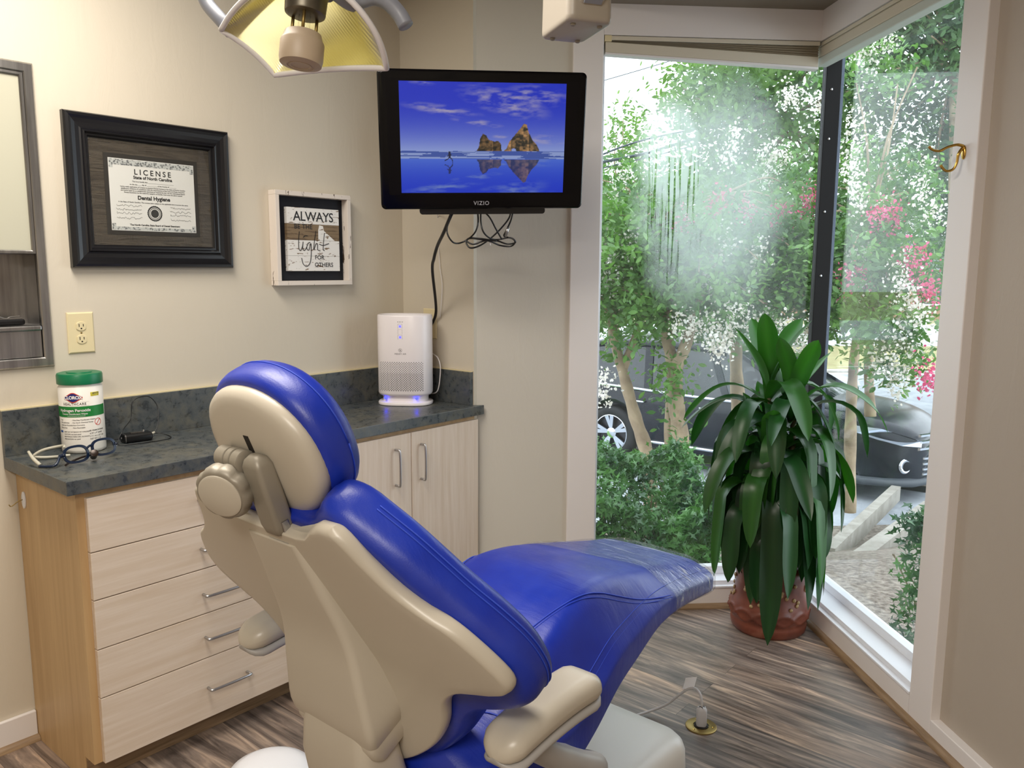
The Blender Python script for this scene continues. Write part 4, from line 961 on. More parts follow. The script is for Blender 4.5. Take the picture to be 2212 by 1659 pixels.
# --- arm rests
for sd in (1, -1):
    cx_ = XC+(.348 if sd > 0 else -.368); ya, yl = (.985, .295) if sd > 0 else (.935, .33)
    rows = []; low = []
    for t in list(np.linspace(0, 1, 22))+[.004, .012, .025, .975, .988, .996]: pass
    T = sorted(list(np.linspace(0, 1, 22))+[.004, .012, .025, .975, .988, .996])
    for t in T:
        y = ya+yl*t; e = math.sqrt(max(0, 1-(1-min(t/.13, 1))**2))*math.sqrt(max(0, 1-(1-min((1-t)/.15, 1))**2)); e = max(e, .03)
        zc_ = .632+.020*math.sin(t*2.4)+.010*t; wv = .046+.005*t
        rows.append([V(cx_+x, y, zc_+o) for x, o in rring(wv*e, -.018*e, .036*e, .026, nx=8)])
        low.append([V(cx_+x, y, zc_+o) for x, o in rring((wv-.002)*e, -.034*e, -.0155*e, .014, nx=8)])
    ar = MB().rings(rows).build('armrest', M_beige, dc, smooth=True)
    MB().rings(low).build('armrest_underside', M_armw, ar, smooth=True)
    p0 = V(cx_, 1.08, .615); p1 = V(cx_-sd*.01, 1.22, .505); p2 = V(cx_-sd*.02, 1.33, .435); p3 = V(XC+sd*.20, 1.36, .40)
    mb = MB(); mb.tube(spline([p0, p1, p2, p3], 6), [.026]*5+[.030]*9+[.028]*5, 16); mb.build('armrest_support', M_armw, dc, smooth=True)
# --- lift and base
MB().rings([[V(XC+x, 1.30+o, z) for x, o in rring(w_, -d, d, .04)] for z, w_, d in ((.10, .15, .17), (.14, .13, .15), (.30, .12, .14), (.42, .16, .20))]).build('lift_column', M_beige, dc, smooth=True, angle=60)
MB().box(XC-.19, XC+.19, 1.14, 1.60, .385, .44).build('seat_frame', M_black, dc, bevel=.02)
rows = []
for z, i in ((0, .004), (.006, 0), (.095, .004), (.115, .010), (.130, .022), (.139, .042), (.142, .07)):
    rows.append(rrect(V(XC-.02, 1.62, z), V(1,0,0), V(0,1,0), .225-i, .425-i, max(.075-i*.3, .02), 8))
MB().rings(rows).build('base', M_base, dc, smooth=True, angle=60)
fb = thing('floor_box', (-1.87, 1.17, 0), 'white domed utility box on the floor between the chair and the drawers', 'utility box')
MB().lathe([(.125, 0), (.128, .01), (.124, .07), (.110, .095), (.08, .112), (.04, .119), (.0001, .121)], V(-1.86, 1.165, 0), n=40).build('cover', M_white, fb, smooth=True)

# ================================================================== FLOOR OUTLET WITH PLUG
fo_ = thing('floor_outlet', (-1.122, 2.290, 0), 'round brass floor outlet plate beside the chair base', 'floor outlet')
c = V(-1.122, 2.290, 0)
MB().lathe([(.050, 0), (.050, .003), (.048, .0045), (.026, .0045), (.0255, .002), (.0001, .0019)], c, n=40).build('plate', M_brassdull, fo_, smooth=True, angle=40)
mb = MB()
for a in (20, 140, 260): mb.lathe([(.0035, .0045), (.0035, .006), (.001, .0065)], c+V(.038*math.cos(math.radians(a)), .038*math.sin(math.radians(a)), 0), n=10)
mb.build('screws', M_brass, fo_)
MB().lathe([(.0235, .0045), (.0235, .006), (.0001, .006)], c, n=24).build('receptacle', M_dark, fo_)
pl = thing('power_plug', c+V(0,0,.0062), 'grey power plug and tagged cord standing in the brass floor outlet', 'plug')
MB().rings([rrect(c+V(0,0,z), V(.86,.5,0), V(-.5,.86,0), .017-i, .015-i, .010) for z, i in ((.0062, .001), (.010, 0), (.058, 0), (.066, .003), (.070, .009))]).build('body', M_cord, pl, smooth=True, angle=60)
cp = [c+V(0,0,.068), c+V(-.002,0,.088), c+V(-.010,.004,.108), c+V(-.030,.008,.118), c+V(-.055,.006,.108), c+V(-.085,.0,.078), c+V(-.12,-.02,.040), c+V(-.17,-.06,.012), c+V(-.22,-.16,.006), c+V(-.24,-.255,.006)]
MB().tube(spline(cp, 8), .0042, 10).build('cord', M_cord, pl, smooth=True)
te = (cp[4]-cp[3]).normalized(); to = cp[4]
tg = MB().fbox(to, te, V(.1,.3,1).normalized(), te.cross(V(.1,.3,1)).normalized(), -.022, .020, .002, .040, -.0004, .0004).build('tag', M_white, pl)
text_mesh('Pickled', .012, frameM(to+V(.1,.3,1).normalized()*.02-te.cross(V(.1,.3,1)).normalized()*(-.0007), te*-1 if False else te, V(.1,.3,1)), .0001).build('tag_writing', M_ink, tg)

# ================================================================== BRASS COAT HOOK
bh = thing('coat_hook', wp(2.346, B0, 1.83), 'brass double coat hook on the white trim beside the right window', 'hook')
hp = lambda a, b, z: wp(2.346+a, B0-b, z)
MB().rings([[hp(math.cos(t)*.010*k, o, 1.820+math.sin(t)*.020*k) for t in [2*PI*i/24 for i in range(24)]] for k, o in ((1, 0), (1, .003), (.8, .005))]).build('plate', M_brass, bh, smooth=True, angle=50)
MB().tube(spline([hp(0,.004,1.838), hp(.004,.022,1.842), hp(.012,.045,1.836), hp(.020,.064,1.826), hp(.027,.082,1.830), hp(.030,.092,1.840)], 6), [.0045]*6+[.0040]*12+[.0036]*8+[.0042]*5, 10).tube(spline([hp(0,.004,1.836), hp(.002,.016,1.815), hp(.004,.018,1.790), hp(.008,.026,1.772), hp(.014,.042,1.768), hp(.018,.054,1.779), hp(.019,.057,1.786)], 6), [.0045]*8+[.0038]*22+[.0042]*7, 10).build('hooks', M_brass, bh, smooth=True)

# ================================================================== BLINDS
bl = thing('raised_blind', wp(3.36, 1.08, 2.27), 'cream cellular blind raised crooked at the top of the left window', 'blind')
MB().wbox(3.337, 3.385, .640, 1.522, 2.372, 2.388).build('head_rail', M_blind, bl, bevel=.002)
MB().wbox(3.335, 3.387, .640, .668, 2.366, 2.389).build('rail_end', M_ivory, bl, bevel=.001)
mb = MB()
for k in range(4):
    f0, f1 = k/4, (k+1)/4
    zl = lambda f: 2.371-.004*f; zr = lambda f: 2.371-.040*f
    p = []
    R = []
    for b_, zf in ((.645, zl), (1.520, zr)):
        za, zb_ = zf(f0), zf(f1); zm = (za+zb_)/2
        R.append([wp(3.350, b_, za), wp(3.342, b_, zm), wp(3.350, b_, zb_), wp(3.378, b_, zb_), wp(3.386, b_, zm), wp(3.378, b_, za)])
    mb.rings(R)
mb.build('pleats', plain('pleat_fabric', (150, 138, 116), .8), bl)
MB().hexa([wp(3.340,.645,2.325), wp(3.340,1.520,2.290), wp(3.388,1.520,2.290), wp(3.388,.645,2.325), wp(3.340,.645,2.366), wp(3.340,1.520,2.330), wp(3.388,1.520,2.330), wp(3.388,.645,2.366)]).build('bottom_rail', M_blind, bl, bevel=.003)
MB().hexa([wp(3.338,.645,2.318), wp(3.338,1.520,2.281), wp(3.380,1.520,2.281), wp(3.380,.645,2.318), wp(3.338,.645,2.3245), wp(3.338,1.520,2.2895), wp(3.388,1.520,2.2895), wp(3.388,.645,2.3245)]).build('rail_clip', M_white_pl, bl)
b2 = thing('raised_blind', wp(2.9, 1.56, 2.29), 'cream cellular blind raised straight at the top of the right window', 'blind')
MB().wbox(2.41, 3.39, 1.531, 1.575, 2.374, 2.388).build('head_rail', M_blind, b2, bevel=.002)
MB().wbox(2.412, 3.385, 1.535, 1.573, 2.333, 2.373).build('pleats', M_blind, b2, bevel=.004)
MB().wbox(2.412, 3.385, 1.533, 1.576, 2.300, 2.332).build('bottom_rail', plain('rail_green_white', (196, 204, 196), .5), b2, bevel=.003)
cdo = MB().tube(spline([wp(2.44, 1.56, 2.30), wp(2.438, 1.565, 1.4), wp(2.436, 1.56, .9), wp(2.434, 1.555, .45), wp(2.428, 1.55, .16)], 8), .0012, 6).build('blind_cord', M_cord, None, smooth=True)
tag(cdo, 'thin cord of the right blind hanging down to the sill by the coat hook side', 'cord')
MB().lathe([(.002, .03), (.006, .02), (.007, 0), (.003, -.004)], wp(2.428, 1.55, .130), n=12).build('tassel', M_glass, cdo, smooth=True)

# ================================================================== OPERATING LIGHT (hanging into the top of the view)
def at(x, y, d): return CAM+(fw+rt*((x-W/2)/F)-up*((y-H/2)/F))*d
L_, B_, R_, T_ = V(-1.145,.684,1.822), V(-1.122,.758,1.768), V(-.890,.780,1.748), at(690, -45, 1.03)
nrm = ((R_-L_).cross(T_-B_)).normalized()
ctr = (L_+B_+R_+T_)/4
if nrm.dot(CAM-ctr) < 0: nrm = -nrm
NU, NV = 33, 21
def refl_pt(u, v, off=0):
    p = (L_*(1-u)*(1-v)+T_*(1-u)*v+B_*u*0*0) if False else None
    # long edges L-T and B-R, short edges L-B and T-R
    p = L_*(1-u)*(1-v)+T_*u*(1-v)+B_*(1-u)*v+R_*u*v
    a, b = 2*u-1, 2*v-1
    e1 = (T_-L_).normalized(); e2 = (B_-L_).normalized()
    d = .080*(1-a*a)*(1-b*b)**.6+.006*(1-b*b)*(1-a)*.5+.010*(1-a*a)
    out_ = .020*(1-a*a)*((1-b)/2)**2-.004*(1-a*a)*((1+b)/2)
    p = p+e1*(.026*(1-b*b)*((1+a)/2)**2)
    return p-nrm*(d+off)-e2*out_
rf = thing('operating_light', at(655, 20, 1.1), 'dental operating light with a yellow curved reflector, hanging over the chair', 'lamp')
def grid(fn, nu, nv): 
    m_ = MB(); m_.v = [fn(i/(nu-1), j/(nv-1)) for j in range(nv) for i in range(nu)]
    m_.f = [(j*nu+i, j*nu+i+1, (j+1)*nu+i+1, (j+1)*nu+i) for j in range(nv-1) for i in range(nu-1)]; m_.m = [0]*len(m_.f); return m_
def reflmat():
    m, n, b = nt('dichroic_reflector'); b.inputs['Metallic'].default_value = .35; b.inputs['Roughness'].default_value = .2
    lw = N(n, 'ShaderNodeLayerWeight', Blend=.4)
    c = ramp(n, lw.outputs['Facing'], [(.0, lin((246, 238, 190))), (.45, lin((238, 226, 140))), (.85, lin((214, 212, 236)))]); n.links.new(c, b.inputs['Base Color'])
    wv = N(n, 'ShaderNodeTexWave', Scale=110.0); wv.bands_direction = 'DIAGONAL'; n.links.new(pos(n), wv.inputs['Vector']); bump(n, b, wv.outputs['Fac'], .3, .002)
    tl = n.nodes.new('ShaderNodeBsdfTranslucent'); n.links.new(c, tl.inputs[0]); mx = n.nodes.new('ShaderNodeMixShader'); mx.inputs[0].default_value = .42
    n.links.new(b.outputs[0], mx.inputs[1]); n.links.new(tl.outputs[0], mx.inputs[2]); n.links.new(mx.outputs[0], n.nodes['Material Output'].inputs[0]); return m
M_refl = reflmat()
grid(lambda u, v: refl_pt(u, v), NU, NV).build('reflector', M_refl, rf, smooth=True)
grid(lambda u, v: refl_pt(u, v*.22, .005), NU, 8).build('reflector_housing', plain('lamp_white', (226, 226, 232), .3), rf, smooth=True)
edge = [refl_pt(t, 0) for t in np.linspace(0, 1, 26)]+[refl_pt(1, t) for t in np.linspace(0, 1, 14)[1:]]+[refl_pt(t, 1) for t in np.linspace(1, 0, 26)[1:]]+[refl_pt(0, t) for t in np.linspace(1, 0, 14)[1:]]
eg = MB().tube([p-nrm*.003 for p in edge], .0042, 8).build('rim', plain('rim_white', (238, 236, 240), .3), rf, smooth=True)
axd = V(.02, -.16, -1).normalized()
MB().lathe([(.030, -.02), (.030, 0), (.028, .006), (.027, .026), (.0265, .028), (.022, .030), (.0001, .030)], at(663, -14, 1.09), axd, 32).build('lamp_socket', plain('socket_metal', (110, 104, 92), .35, .7), rf, smooth=True, angle=40)
bb = at(663, -14, 1.09)+axd*.028
mb = MB()
for k in range(3):
    a = axd.orthogonal().normalized(); b = axd.cross(a); o_ = (a*math.cos(k*2.1+.4)+b*math.sin(k*2.1+.4))*.018
    mb.tube([bb+o_-axd*.004, bb+axd*.030+o_], .0022, 8)
mb.build('shield_posts', M_brassdull, rf, smooth=True)
MB().lathe([(.008, 0), (.008, .018), (.005, .024), (.004, .028), (.0001, .030)], bb, axd, 16).build('bulb', M_glass, rf, smooth=True)
sh = bb+axd*.048
MB().lathe([(.018, -.024), (.024, -.022), (.0265, -.014), (.028, -.012), (.029, -.009), (.029, .012), (.0275, .019), (.018, .0215), (.0175, .0205), (.0155, .0205), (.0150, .0215), (.0125, .0215), (.0120, .0205), (.0001, .0205)], sh, axd, 48).build('bulb_shield', plain('shield_beige', (190, 172, 150), .45), rf, smooth=True, angle=35)
MB().tube(spline([at(440, -8, 1.24), at(452, 14, 1.235), at(482, 48, 1.22), at(500, 70, 1.22)], 6), .0105, 14).build('left_handle', M_greyarm, rf, smooth=True)
MB().tube(spline([at(730, -20, 1.06), at(765, 2, 1.07), at(805, -6, 1.075), at(836, 4, 1.08), at(862, 30, 1.085), at(877, 56, 1.085)], 6), [.014]*7+[.0105]*24, 14).build('right_handle', M_greyarm, rf, smooth=True)
MB().tube(spline([at(700, -30, 1.13), at(760, -90, 1.2), at(900, -330, 1.3)], 6), .022, 16).build('yoke', M_greyarm, rf, smooth=True)
sp = at(660, 20, 1.14)

# ================================================================== DELIVERY UNIT ARM BOX
M_unit = plain('unit_grey', (176, 168, 156), .35)
db = thing('delivery_arm', (-.98, 1.34, 1.93), 'light grey boxy joint of an overhead dental arm in front of the window header', 'dental arm')
A_, B2_, C2_, D_ = V(-1.057,1.339,1.93), V(-1.024,1.419,1.93), V(-.894,1.339,1.93), V(-.936,1.268,1.93)
cbx = (A_+B2_+C2_+D_)/4; e1 = ((D_-A_)+(C2_-B2_)).normalized(); e2 = V(-e1.y, e1.x, 0)
rows = []
for z, i in ((0, .007), (.0015, .003), (.005, .0005), (.012, 0), (.075, .001)): rows.append(rrect(cbx+V(0,0,z), e1, e2, .074-i, .046-i, .016))
MB().rings(rows).build('lower_housing', M_unit, db, smooth=True, angle=60)
rows = []
for z, i in ((.0765, .002), (.078, .0), (.13, .003), (.16, .010), (.175, .025)): rows.append(rrect(cbx+V(0,0,z), e1, e2, .074-i, .046-i, .016))
MB().rings(rows).build('upper_housing', M_unit, db, smooth=True, angle=60)
mb = MB()
for a, b in ((-1,-1),(1,-1),(1,1),(-1,1)): mb.lathe([(.0052, .002), (.0052, -.003), (.003, -.0045)], cbx+e1*a*.052+e2*b*.027, n=12)
mb.build('screws', M_beigegrey, db, smooth=True)
e3 = (V(.62,-.35,.70)).normalized(); s0 = cbx+e1*.045-V(0,0,0)+V(0,0,.035); e4 = e3.cross(V(0,0,1)).normalized(); e5 = e4.cross(e3)
MB().rings([rrect(s0+e3*t, e4, e5, .026, .024, .010) for t in (0, .5)]).build('arm', M_unit, db, smooth=True, angle=60)
MB().rings([rrect(s0+e3*t-e5*.0245, e4, e5, .018, .002, .001) for t in (0.02, .5)]).build('arm_channel', M_greyarm, db)
pl_t = wp(0,0,0)

# ================================================================== DRACAENA IN A TERRACOTTA POT
pp0 = V(-1.268, 3.165, 0)
dp = thing('potted_dracaena', pp0, 'large dracaena with drooping strap leaves in a terracotta pot in the window corner', 'potted plant')
def terra():
    m, n, b = nt('terracotta'); b.inputs['Roughness'].default_value = .38
    n.links.new(ramp(n, noise(n, pos(n), 14, 4), [(.3, lin((92, 46, 34))), (.6, lin((118, 62, 46))), (.75, lin((136, 84, 66)))]), b.inputs['Base Color']); return m
M_ter = terra()
def potr(z): return smooth_keys([(0, .142), (.01, .149), (.035, .153), (.05, .150), (.08, .158), (.11, .156), (.16, .142), (.22, .137), (.25, .140), (.262, .147), (.275, .147), (.285, .140), (.30, .145), (.32, .160), (.335, .166), (.345, .163)], z)
n_ = 96; rows = []
for z in sorted(list(np.linspace(0, .345, 60))):
    row = []
    for k in range(n_):
        a = 2*PI*k/n_; r = potr(z)
        zz = .085+.022*math.sin(a*6); z2 = .085-.022*math.sin(a*6)
        r += .006*math.exp(-((z-zz)/.006)**2)+.006*math.exp(-((z-z2)/.006)**2)
        row.append(pp0+V(r*math.cos(a), r*math.sin(a), z))
    rows.append(row)
for r, z in ((.150, .344), (.145, .33), (.143, .315), (.001, .315)): rows.append([pp0+V(r*math.cos(2*PI*k/n_), r*math.sin(2*PI*k/n_), z) for k in range(n_)])
pot = MB().rings(rows).build('pot', M_ter, dp, smooth=True)
mb = MB()
for k in range(6):
    a0_ = k*PI/3+.45
    for j in range(9):
        t = j/8; a = a0_+.28*math.sin(t*7); z = .13+.09*t
        r = potr(z)+.001; c_ = pp0+V(r*math.cos(a), r*math.sin(a), z); n1 = V(math.cos(a), math.sin(a), 0)
        mb.lathe([(.010-.004*abs(t-.5), 0), (.008, .004), (.0001, .006)], c_, n1, 7)
mb.build('relief_ornament', plain('relief_cream', (168, 140, 100), .5), pot, smooth=True)
MB().lathe([(.142, 0), (.10, .004), (.0001, .006)], pp0+V(0,0,.316), n=40).build('soil', plain('soil', (36, 26, 20), .9, bmp=(60, 1, .02)), dp)
def leafmat():
    m, n, b = nt('dracaena_leaf'); b.inputs['Roughness'].default_value = .36; b.inputs['Specular IOR Level'].default_value = .5
    at2 = N(n, 'ShaderNodeVertexColor'); at2.layer_name = 'Col'
    n.links.new(at2.outputs[0], b.inputs['Base Color'])
    tl = n.nodes.new('ShaderNodeBsdfTranslucent'); n.links.new(mixc(n, 1.0, at2.outputs[0], (1.5, 2.2, .4, 1), 'MULTIPLY'), tl.inputs[0])
    mx = n.nodes.new('ShaderNodeMixShader'); mx.inputs[0].default_value = .16; n.links.new(b.outputs[0], mx.inputs[1]); n.links.new(tl.outputs[0], mx.inputs[2])
    n.links.new(mx.outputs[0], n.nodes['Material Output'].inputs[0]); return m
M_leaf = leafmat()
def keep_in(p):   # the glass, sill and walls hold the leaves back
    a, b = p.dot(AX), p.dot(BX)
    la = 3.425 if p.z > .15 else 3.30; lb = 1.635 if p.z > .15 else 1.495
    if p.z > 2.2: return p
    if a > la-.03: a = la-.03*math.exp(-(a-(la-.03))/.05)
    if b > lb-.03: b = lb-.03*math.exp(-(b-(lb-.03))/.05)
    return wp(a, b, max(p.z, .012))
lm = MB(); lcol = []
def strap(base, azm, L, elev, droop, w, tw=0.0, col=(.012, .060, .014)):
    n = 15; p = base.copy(); el = elev; step = L/n; pts = []; h = V(math.cos(azm), math.sin(azm), 0)
    for i in range(n+1):
        pts.append(p.copy()); t = i/n
        p = p+(h*math.cos(el)+V(0,0,math.sin(el)))*step
        el = max(el-droop*(.25+1.9*math.exp(-((t-.32)/.22)**2))*step, -1.50)
    side = h.cross(V(0,0,1)).normalized(); rows = []
    wav = random.uniform(0, 6)
    for i, p in enumerate(pts):
        t = i/n; d = (pts[min(i+1, n)]-pts[max(i-1, 0)]).normalized(); s_ = (side-d*side.dot(d)).normalized(); up_ = s_.cross(d)
        if tw: s_ = s_*math.cos(tw*t)+up_*math.sin(tw*t); up_ = s_.cross(d)
        ww = w*(min(1, .34+t*2.6))*(1-max(0, (t-.62)/.38)**2.2)**.8 if t < 1 else .0008
        cup = .30*ww
        f_ = math.sin(t*9+wav)*.08*ww
        rows.append([keep_in(p+s_*(ww*a)+up_*(cup*abs(a)**1.5+f_*a)) for a in (-1, -.55, 0, .55, 1)])
    lm.rings(rows, False, False)
    br = random.uniform(.50, .95)
    for r_ in rows:
        for a in (-1, -.55, 0, .55, 1): 
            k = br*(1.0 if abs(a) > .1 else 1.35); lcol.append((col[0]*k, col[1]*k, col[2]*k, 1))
stalks = [(pp0+V(-.030,-.015,.33), pp0+V(-.045,-.01,1.02)), (pp0+V(.045,.01,.33), pp0+V(.055,.015,.96)), (pp0+V(.0,-.05,.33), pp0+V(.01,-.075,.74))]
sm_ = MB()
for a, b in stalks: sm_.tube(spline([a, a.lerp(b, .5)+V(.008, .004, 0), b], 6), .011, 10)
sm_.build('stems', plain('stem_brown', (92, 80, 56), .7), dp, smooth=True)
rl_ = random.Random(11); ga = 2.39996
for k, (a, b) in enumerate(stalks):
    nl = (46, 42, 24)[k]
    for i in range(nl):
        t = i/(nl-1); base = a.lerp(b, .22+.78*t) if k < 2 else a.lerp(b, .3+.7*t)
        azm = i*ga+k*1.3+rl_.uniform(-.25, .25)
        if t > .90: el, dr, L = rl_.uniform(1.0, 1.40), 1.2, rl_.uniform(.24, .34)
        elif t > .66: el, dr, L = rl_.uniform(.55, 1.05), rl_.uniform(3.6, 5.0), rl_.uniform(.38, .52)
        elif t > .35: el, dr, L = rl_.uniform(.30, .80), rl_.uniform(5, 7), rl_.uniform(.42, .58)
        else: el, dr, L = rl_.uniform(.10, .65), rl_.uniform(5.5, 8), rl_.uniform(.34, .48)
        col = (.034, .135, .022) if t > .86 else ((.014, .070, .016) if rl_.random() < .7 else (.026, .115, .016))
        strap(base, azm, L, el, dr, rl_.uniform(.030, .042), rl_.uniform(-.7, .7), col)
# long front leaves hanging over the pot
vd = V(CAM.x-pp0.x, CAM.y-pp0.y, 0).normalized(); va = math.atan2(vd.y, vd.x)
for da, z, L, w_ in ((.06, .60, .76, .044), (-.62, .62, .50, .042), (.85, .60, .62, .042), (1.10, .62, .66, .040), (.32, .72, .48, .042), (-.25, .76, .50, .044), (1.45, .66, .66, .038), (.62, .72, .56, .042)):
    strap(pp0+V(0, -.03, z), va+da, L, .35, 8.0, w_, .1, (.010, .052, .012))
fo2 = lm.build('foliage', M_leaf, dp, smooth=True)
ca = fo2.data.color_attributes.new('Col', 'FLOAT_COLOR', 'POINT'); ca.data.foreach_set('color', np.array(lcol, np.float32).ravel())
# ================================================================== OUTDOORS
fh = V(fw.x, fw.y, 0).normalized(); rh = V(rt.x, rt.y, 0).normalized()
def fp(d, r, z): return V(0,0,0)+fh*d+rh*r+V(0,0,z)
def gpx(x, y, z):
    d = fw+rt*((x-W/2)/F)-up*((y-H/2)/F); return CAM+d*((z-CAM.z)/d.z)
def two(name, c1, c2, scale, rough=.9, bm=None):
    m, n, b = nt(name); b.inputs['Roughness'].default_value = rough
    f = noise(n, pos(n), scale, 5, .65)
    n.links.new(ramp(n, f, [(.35, lin(c1)), (.65, lin(c2))]), b.inputs['Base Color'])
    if bm: bump(n, b, f, bm[0], bm[1])
    return m
M_mulch = two('mulch', (96, 84, 74), (172, 160, 146), 26, bm=(1, .03))
M_asph = two('asphalt', (148, 152, 158), (176, 180, 186), 3)
M_conc = two('concrete', (176, 170, 160), (206, 200, 190), 6)
M_lawn = two('lawn', (86, 128, 58), (128, 168, 84), 5)
M_dry = two('dry_lawn', (150, 140, 96), (176, 170, 122), 1.5)
GZ = -1.26
def gz(a, b):
    d = max(a-3.55, b-1.75, 0); return -.50-.76*sstep(1.0, 4.6, d)
mb = MB(); na = 60
mb.v = [wp(-3+14*i/(na-1), -3+14*j/(na-1), gz(-3+14*i/(na-1), -3+14*j/(na-1))) for j in range(na) for i in range(na)]
mb.f = [(j*na+i, (j+1)*na+i, (j+1)*na+i+1, j*na+i+1) for j in range(na-1) for i in range(na-1)
        if (-3+14*(i+.5)/(na-1) > 3.3 or -3+14*(j+.5)/(na-1) > 1.5) and max(-3+14*(i+.5)/(na-1)-3.55, -3+14*(j+.5)/(na-1)-1.75) < 4.7]
mb.m = [0]*len(mb.f)
struct('ground', mb, M_mulch, smooth=True)
def band(name, d0, d1, r0, r1, z, m):
    return struct(name, MB().hexa([fp(d0,r0,z-.05), fp(d0,r1,z-.05), fp(d1,r1,z-.05), fp(d1,r0,z-.05), fp(d0,r0,z), fp(d0,r1,z), fp(d1,r1,z), fp(d1,r0,z)]), m)
band('parking_pavement', 6.5, 11.3, -14, 12, GZ-.012, M_asph)
band('lawn', 11.3, 12.2, -14, 16, GZ, M_lawn); band('sidewalk', 12.2, 12.9, -14, 16, GZ+.01, M_conc)
band('lawn', 12.9, 14.6, -14, 18, GZ+.003, M_lawn); band('street', 14.6, 21.3, -24, 24, GZ-.012, M_asph)
band('kerb', 21.3, 21.7, -24, 24, GZ+.08, M_conc); band('lawn', 21.7, 29, -30, 30, GZ+.02, M_dry)
band('driveway', 29, 40, -30, 34, GZ+.03, two('pale_concrete', (206, 208, 212), (226, 228, 232), 1)); band('lawn', 40, 90, -70, 70, GZ+.02, M_dry)
def kerb(p, q2, w_, h, m, nm):
    d = (q2-p); d.z = 0; d.normalize(); s_ = V(-d.y, d.x, 0)*w_; P = [p-s_, q2-s_, q2+s_, p+s_]
    return struct(nm, MB().hexa([x-V(0,0,.1) for x in P]+[x+V(0,0,h) for x in P]), m)
M_kerb = two('kerb_concrete', (138, 132, 122), (166, 160, 150), 6)
kerb(gpx(1790,1200,-.92), gpx(1935,1062,-1.10), .05, .07, M_kerb, 'kerb')
kerb(gpx(1850,1210,-.90), gpx(2010,1090,-1.10), .07, .03, M_kerb, 'kerb')
kerb(gpx(1925,1035,-1.20), gpx(2010,1047,-1.2), .16, .03, M_dark, 'drain_grate')
gr = MB()
p0, p1 = gpx(1925,1035,-1.165), gpx(2012,1047,-1.165)
for i in range(14):
    c_ = p0.lerp(p1, (i+.5)/14); d = (p1-p0).normalized(); s_ = V(-d.y, d.x, 0)
    gr.hexa([c_+d*a*.016+s_*b*.13+d*b*.03+V(0,0,z) for z in (0, .012) for a, b in ((-1,-1),(1,-1),(1,1),(-1,1))])
struct('grate_bars', gr, plain('iron', (150, 140, 130), .6))
# ---- leaf clouds
def leaf_cloud(name, mat, parent, C_, N_, size, seed, shape='oval', flat=.35):
    r = np.random.default_rng(seed); n = len(C_)
    if shape == 'oval': B = np.array([(-1,0,0), (-.35,.42,.06), (.35,.38,.06), (1,0,0), (.35,-.38,.06), (-.35,-.42,.06)])
    elif shape == 'spiky': B = np.array([(-1,0,0), (-.2,.22,.05), (-.05,.62,.12), (.2,.2,.05), (1.1,0,-.1), (.2,-.2,.05), (-.05,-.62,.12), (-.2,-.22,.05)])
    else: B = np.array([(-.8,-.5,0), (.1,-.8,.2), (.9,-.1,0), (.3,.8,.15), (-.7,.6,0)])
    k = len(B); nm = N_/np.linalg.norm(N_, axis=1, keepdims=True)
    t = r.normal(size=(n, 3)); t -= nm*(t*nm).sum(1, keepdims=True); t /= np.linalg.norm(t, axis=1, keepdims=True); b = np.cross(nm, t)
    s = size*(.65+.7*r.random((n, 1, 1)))
    P = C_[:, None, :]+s*(B[None, :, 0:1]*t[:, None, :]+B[None, :, 1:2]*b[:, None, :]+B[None, :, 2:3]*nm[:, None, :])
    org = np.array(wloc(parent)) if parent is not None else P.reshape(-1, 3).mean(0)
    P = (P-org).reshape(-1, 3).astype(np.float32)
    me = bpy.data.meshes.new(name); me.vertices.add(len(P)); me.vertices.foreach_set('co', P.ravel())
    me.loops.add(n*k); me.loops.foreach_set('vertex_index', np.arange(n*k, dtype=np.int32))
    me.polygons.add(n); me.polygons.foreach_set('loop_start', np.arange(0, n*k, k, dtype=np.int32)); me.polygons.foreach_set('loop_total', np.full(n, k, np.int32))
    me.materials.append(mat); me.update(); me.validate()
    o = bpy.data.objects.new(name, me); C.objects.link(o)
    if parent is not None: o.parent = parent
    else: o.location = org
    return o
def leafm(name, c1, c2, trans=.35, rough=.45, sc_=3, tint=(1.2, 1.5, .6, 1)):
    m, n, b = nt(name); b.inputs['Roughness'].default_value = rough
    c = ramp(n, noise(n, pos(n), sc_, 3), [(.35, lin(c1)), (.65, lin(c2))]); n.links.new(c, b.inputs['Base Color'])
    tl = n.nodes.new('ShaderNodeBsdfTranslucent'); n.links.new(mixc(n, 1.0, c, tint, 'MULTIPLY'), tl.inputs[0])
    mx = n.nodes.new('ShaderNodeMixShader'); mx.inputs[0].default_value = trans; n.links.new(b.outputs[0], mx.inputs[1]); n.links.new(tl.outputs[0], mx.inputs[2])
    n.links.new(mx.outputs[0], n.nodes['Material Output'].inputs[0]); return m
M_myr = leafm('myrtle_leaf', (60, 98, 50), (112, 150, 78), .35, .4)
M_hol = leafm('holly_leaf', (32, 76, 38), (100, 148, 80), .2, .3, 5)
M_far = leafm('far_leaf', (74, 104, 58), (120, 150, 84), .4, .6, .8)
M_far2 = leafm('far_leaf_dark', (48, 78, 52), (88, 118, 74), .35, .6, .8)
M_blw = leafm('white_blossom', (212, 204, 190), (250, 247, 242), .3, .7, 12, (1, 1, 1, 1))
M_blp = leafm('pink_blossom', (206, 70, 110), (226, 120, 160), .3, .7, 12, (1, 1, 1, 1))
M_bark = two('smooth_bark', (128, 108, 86), (172, 152, 124), 7, .7)
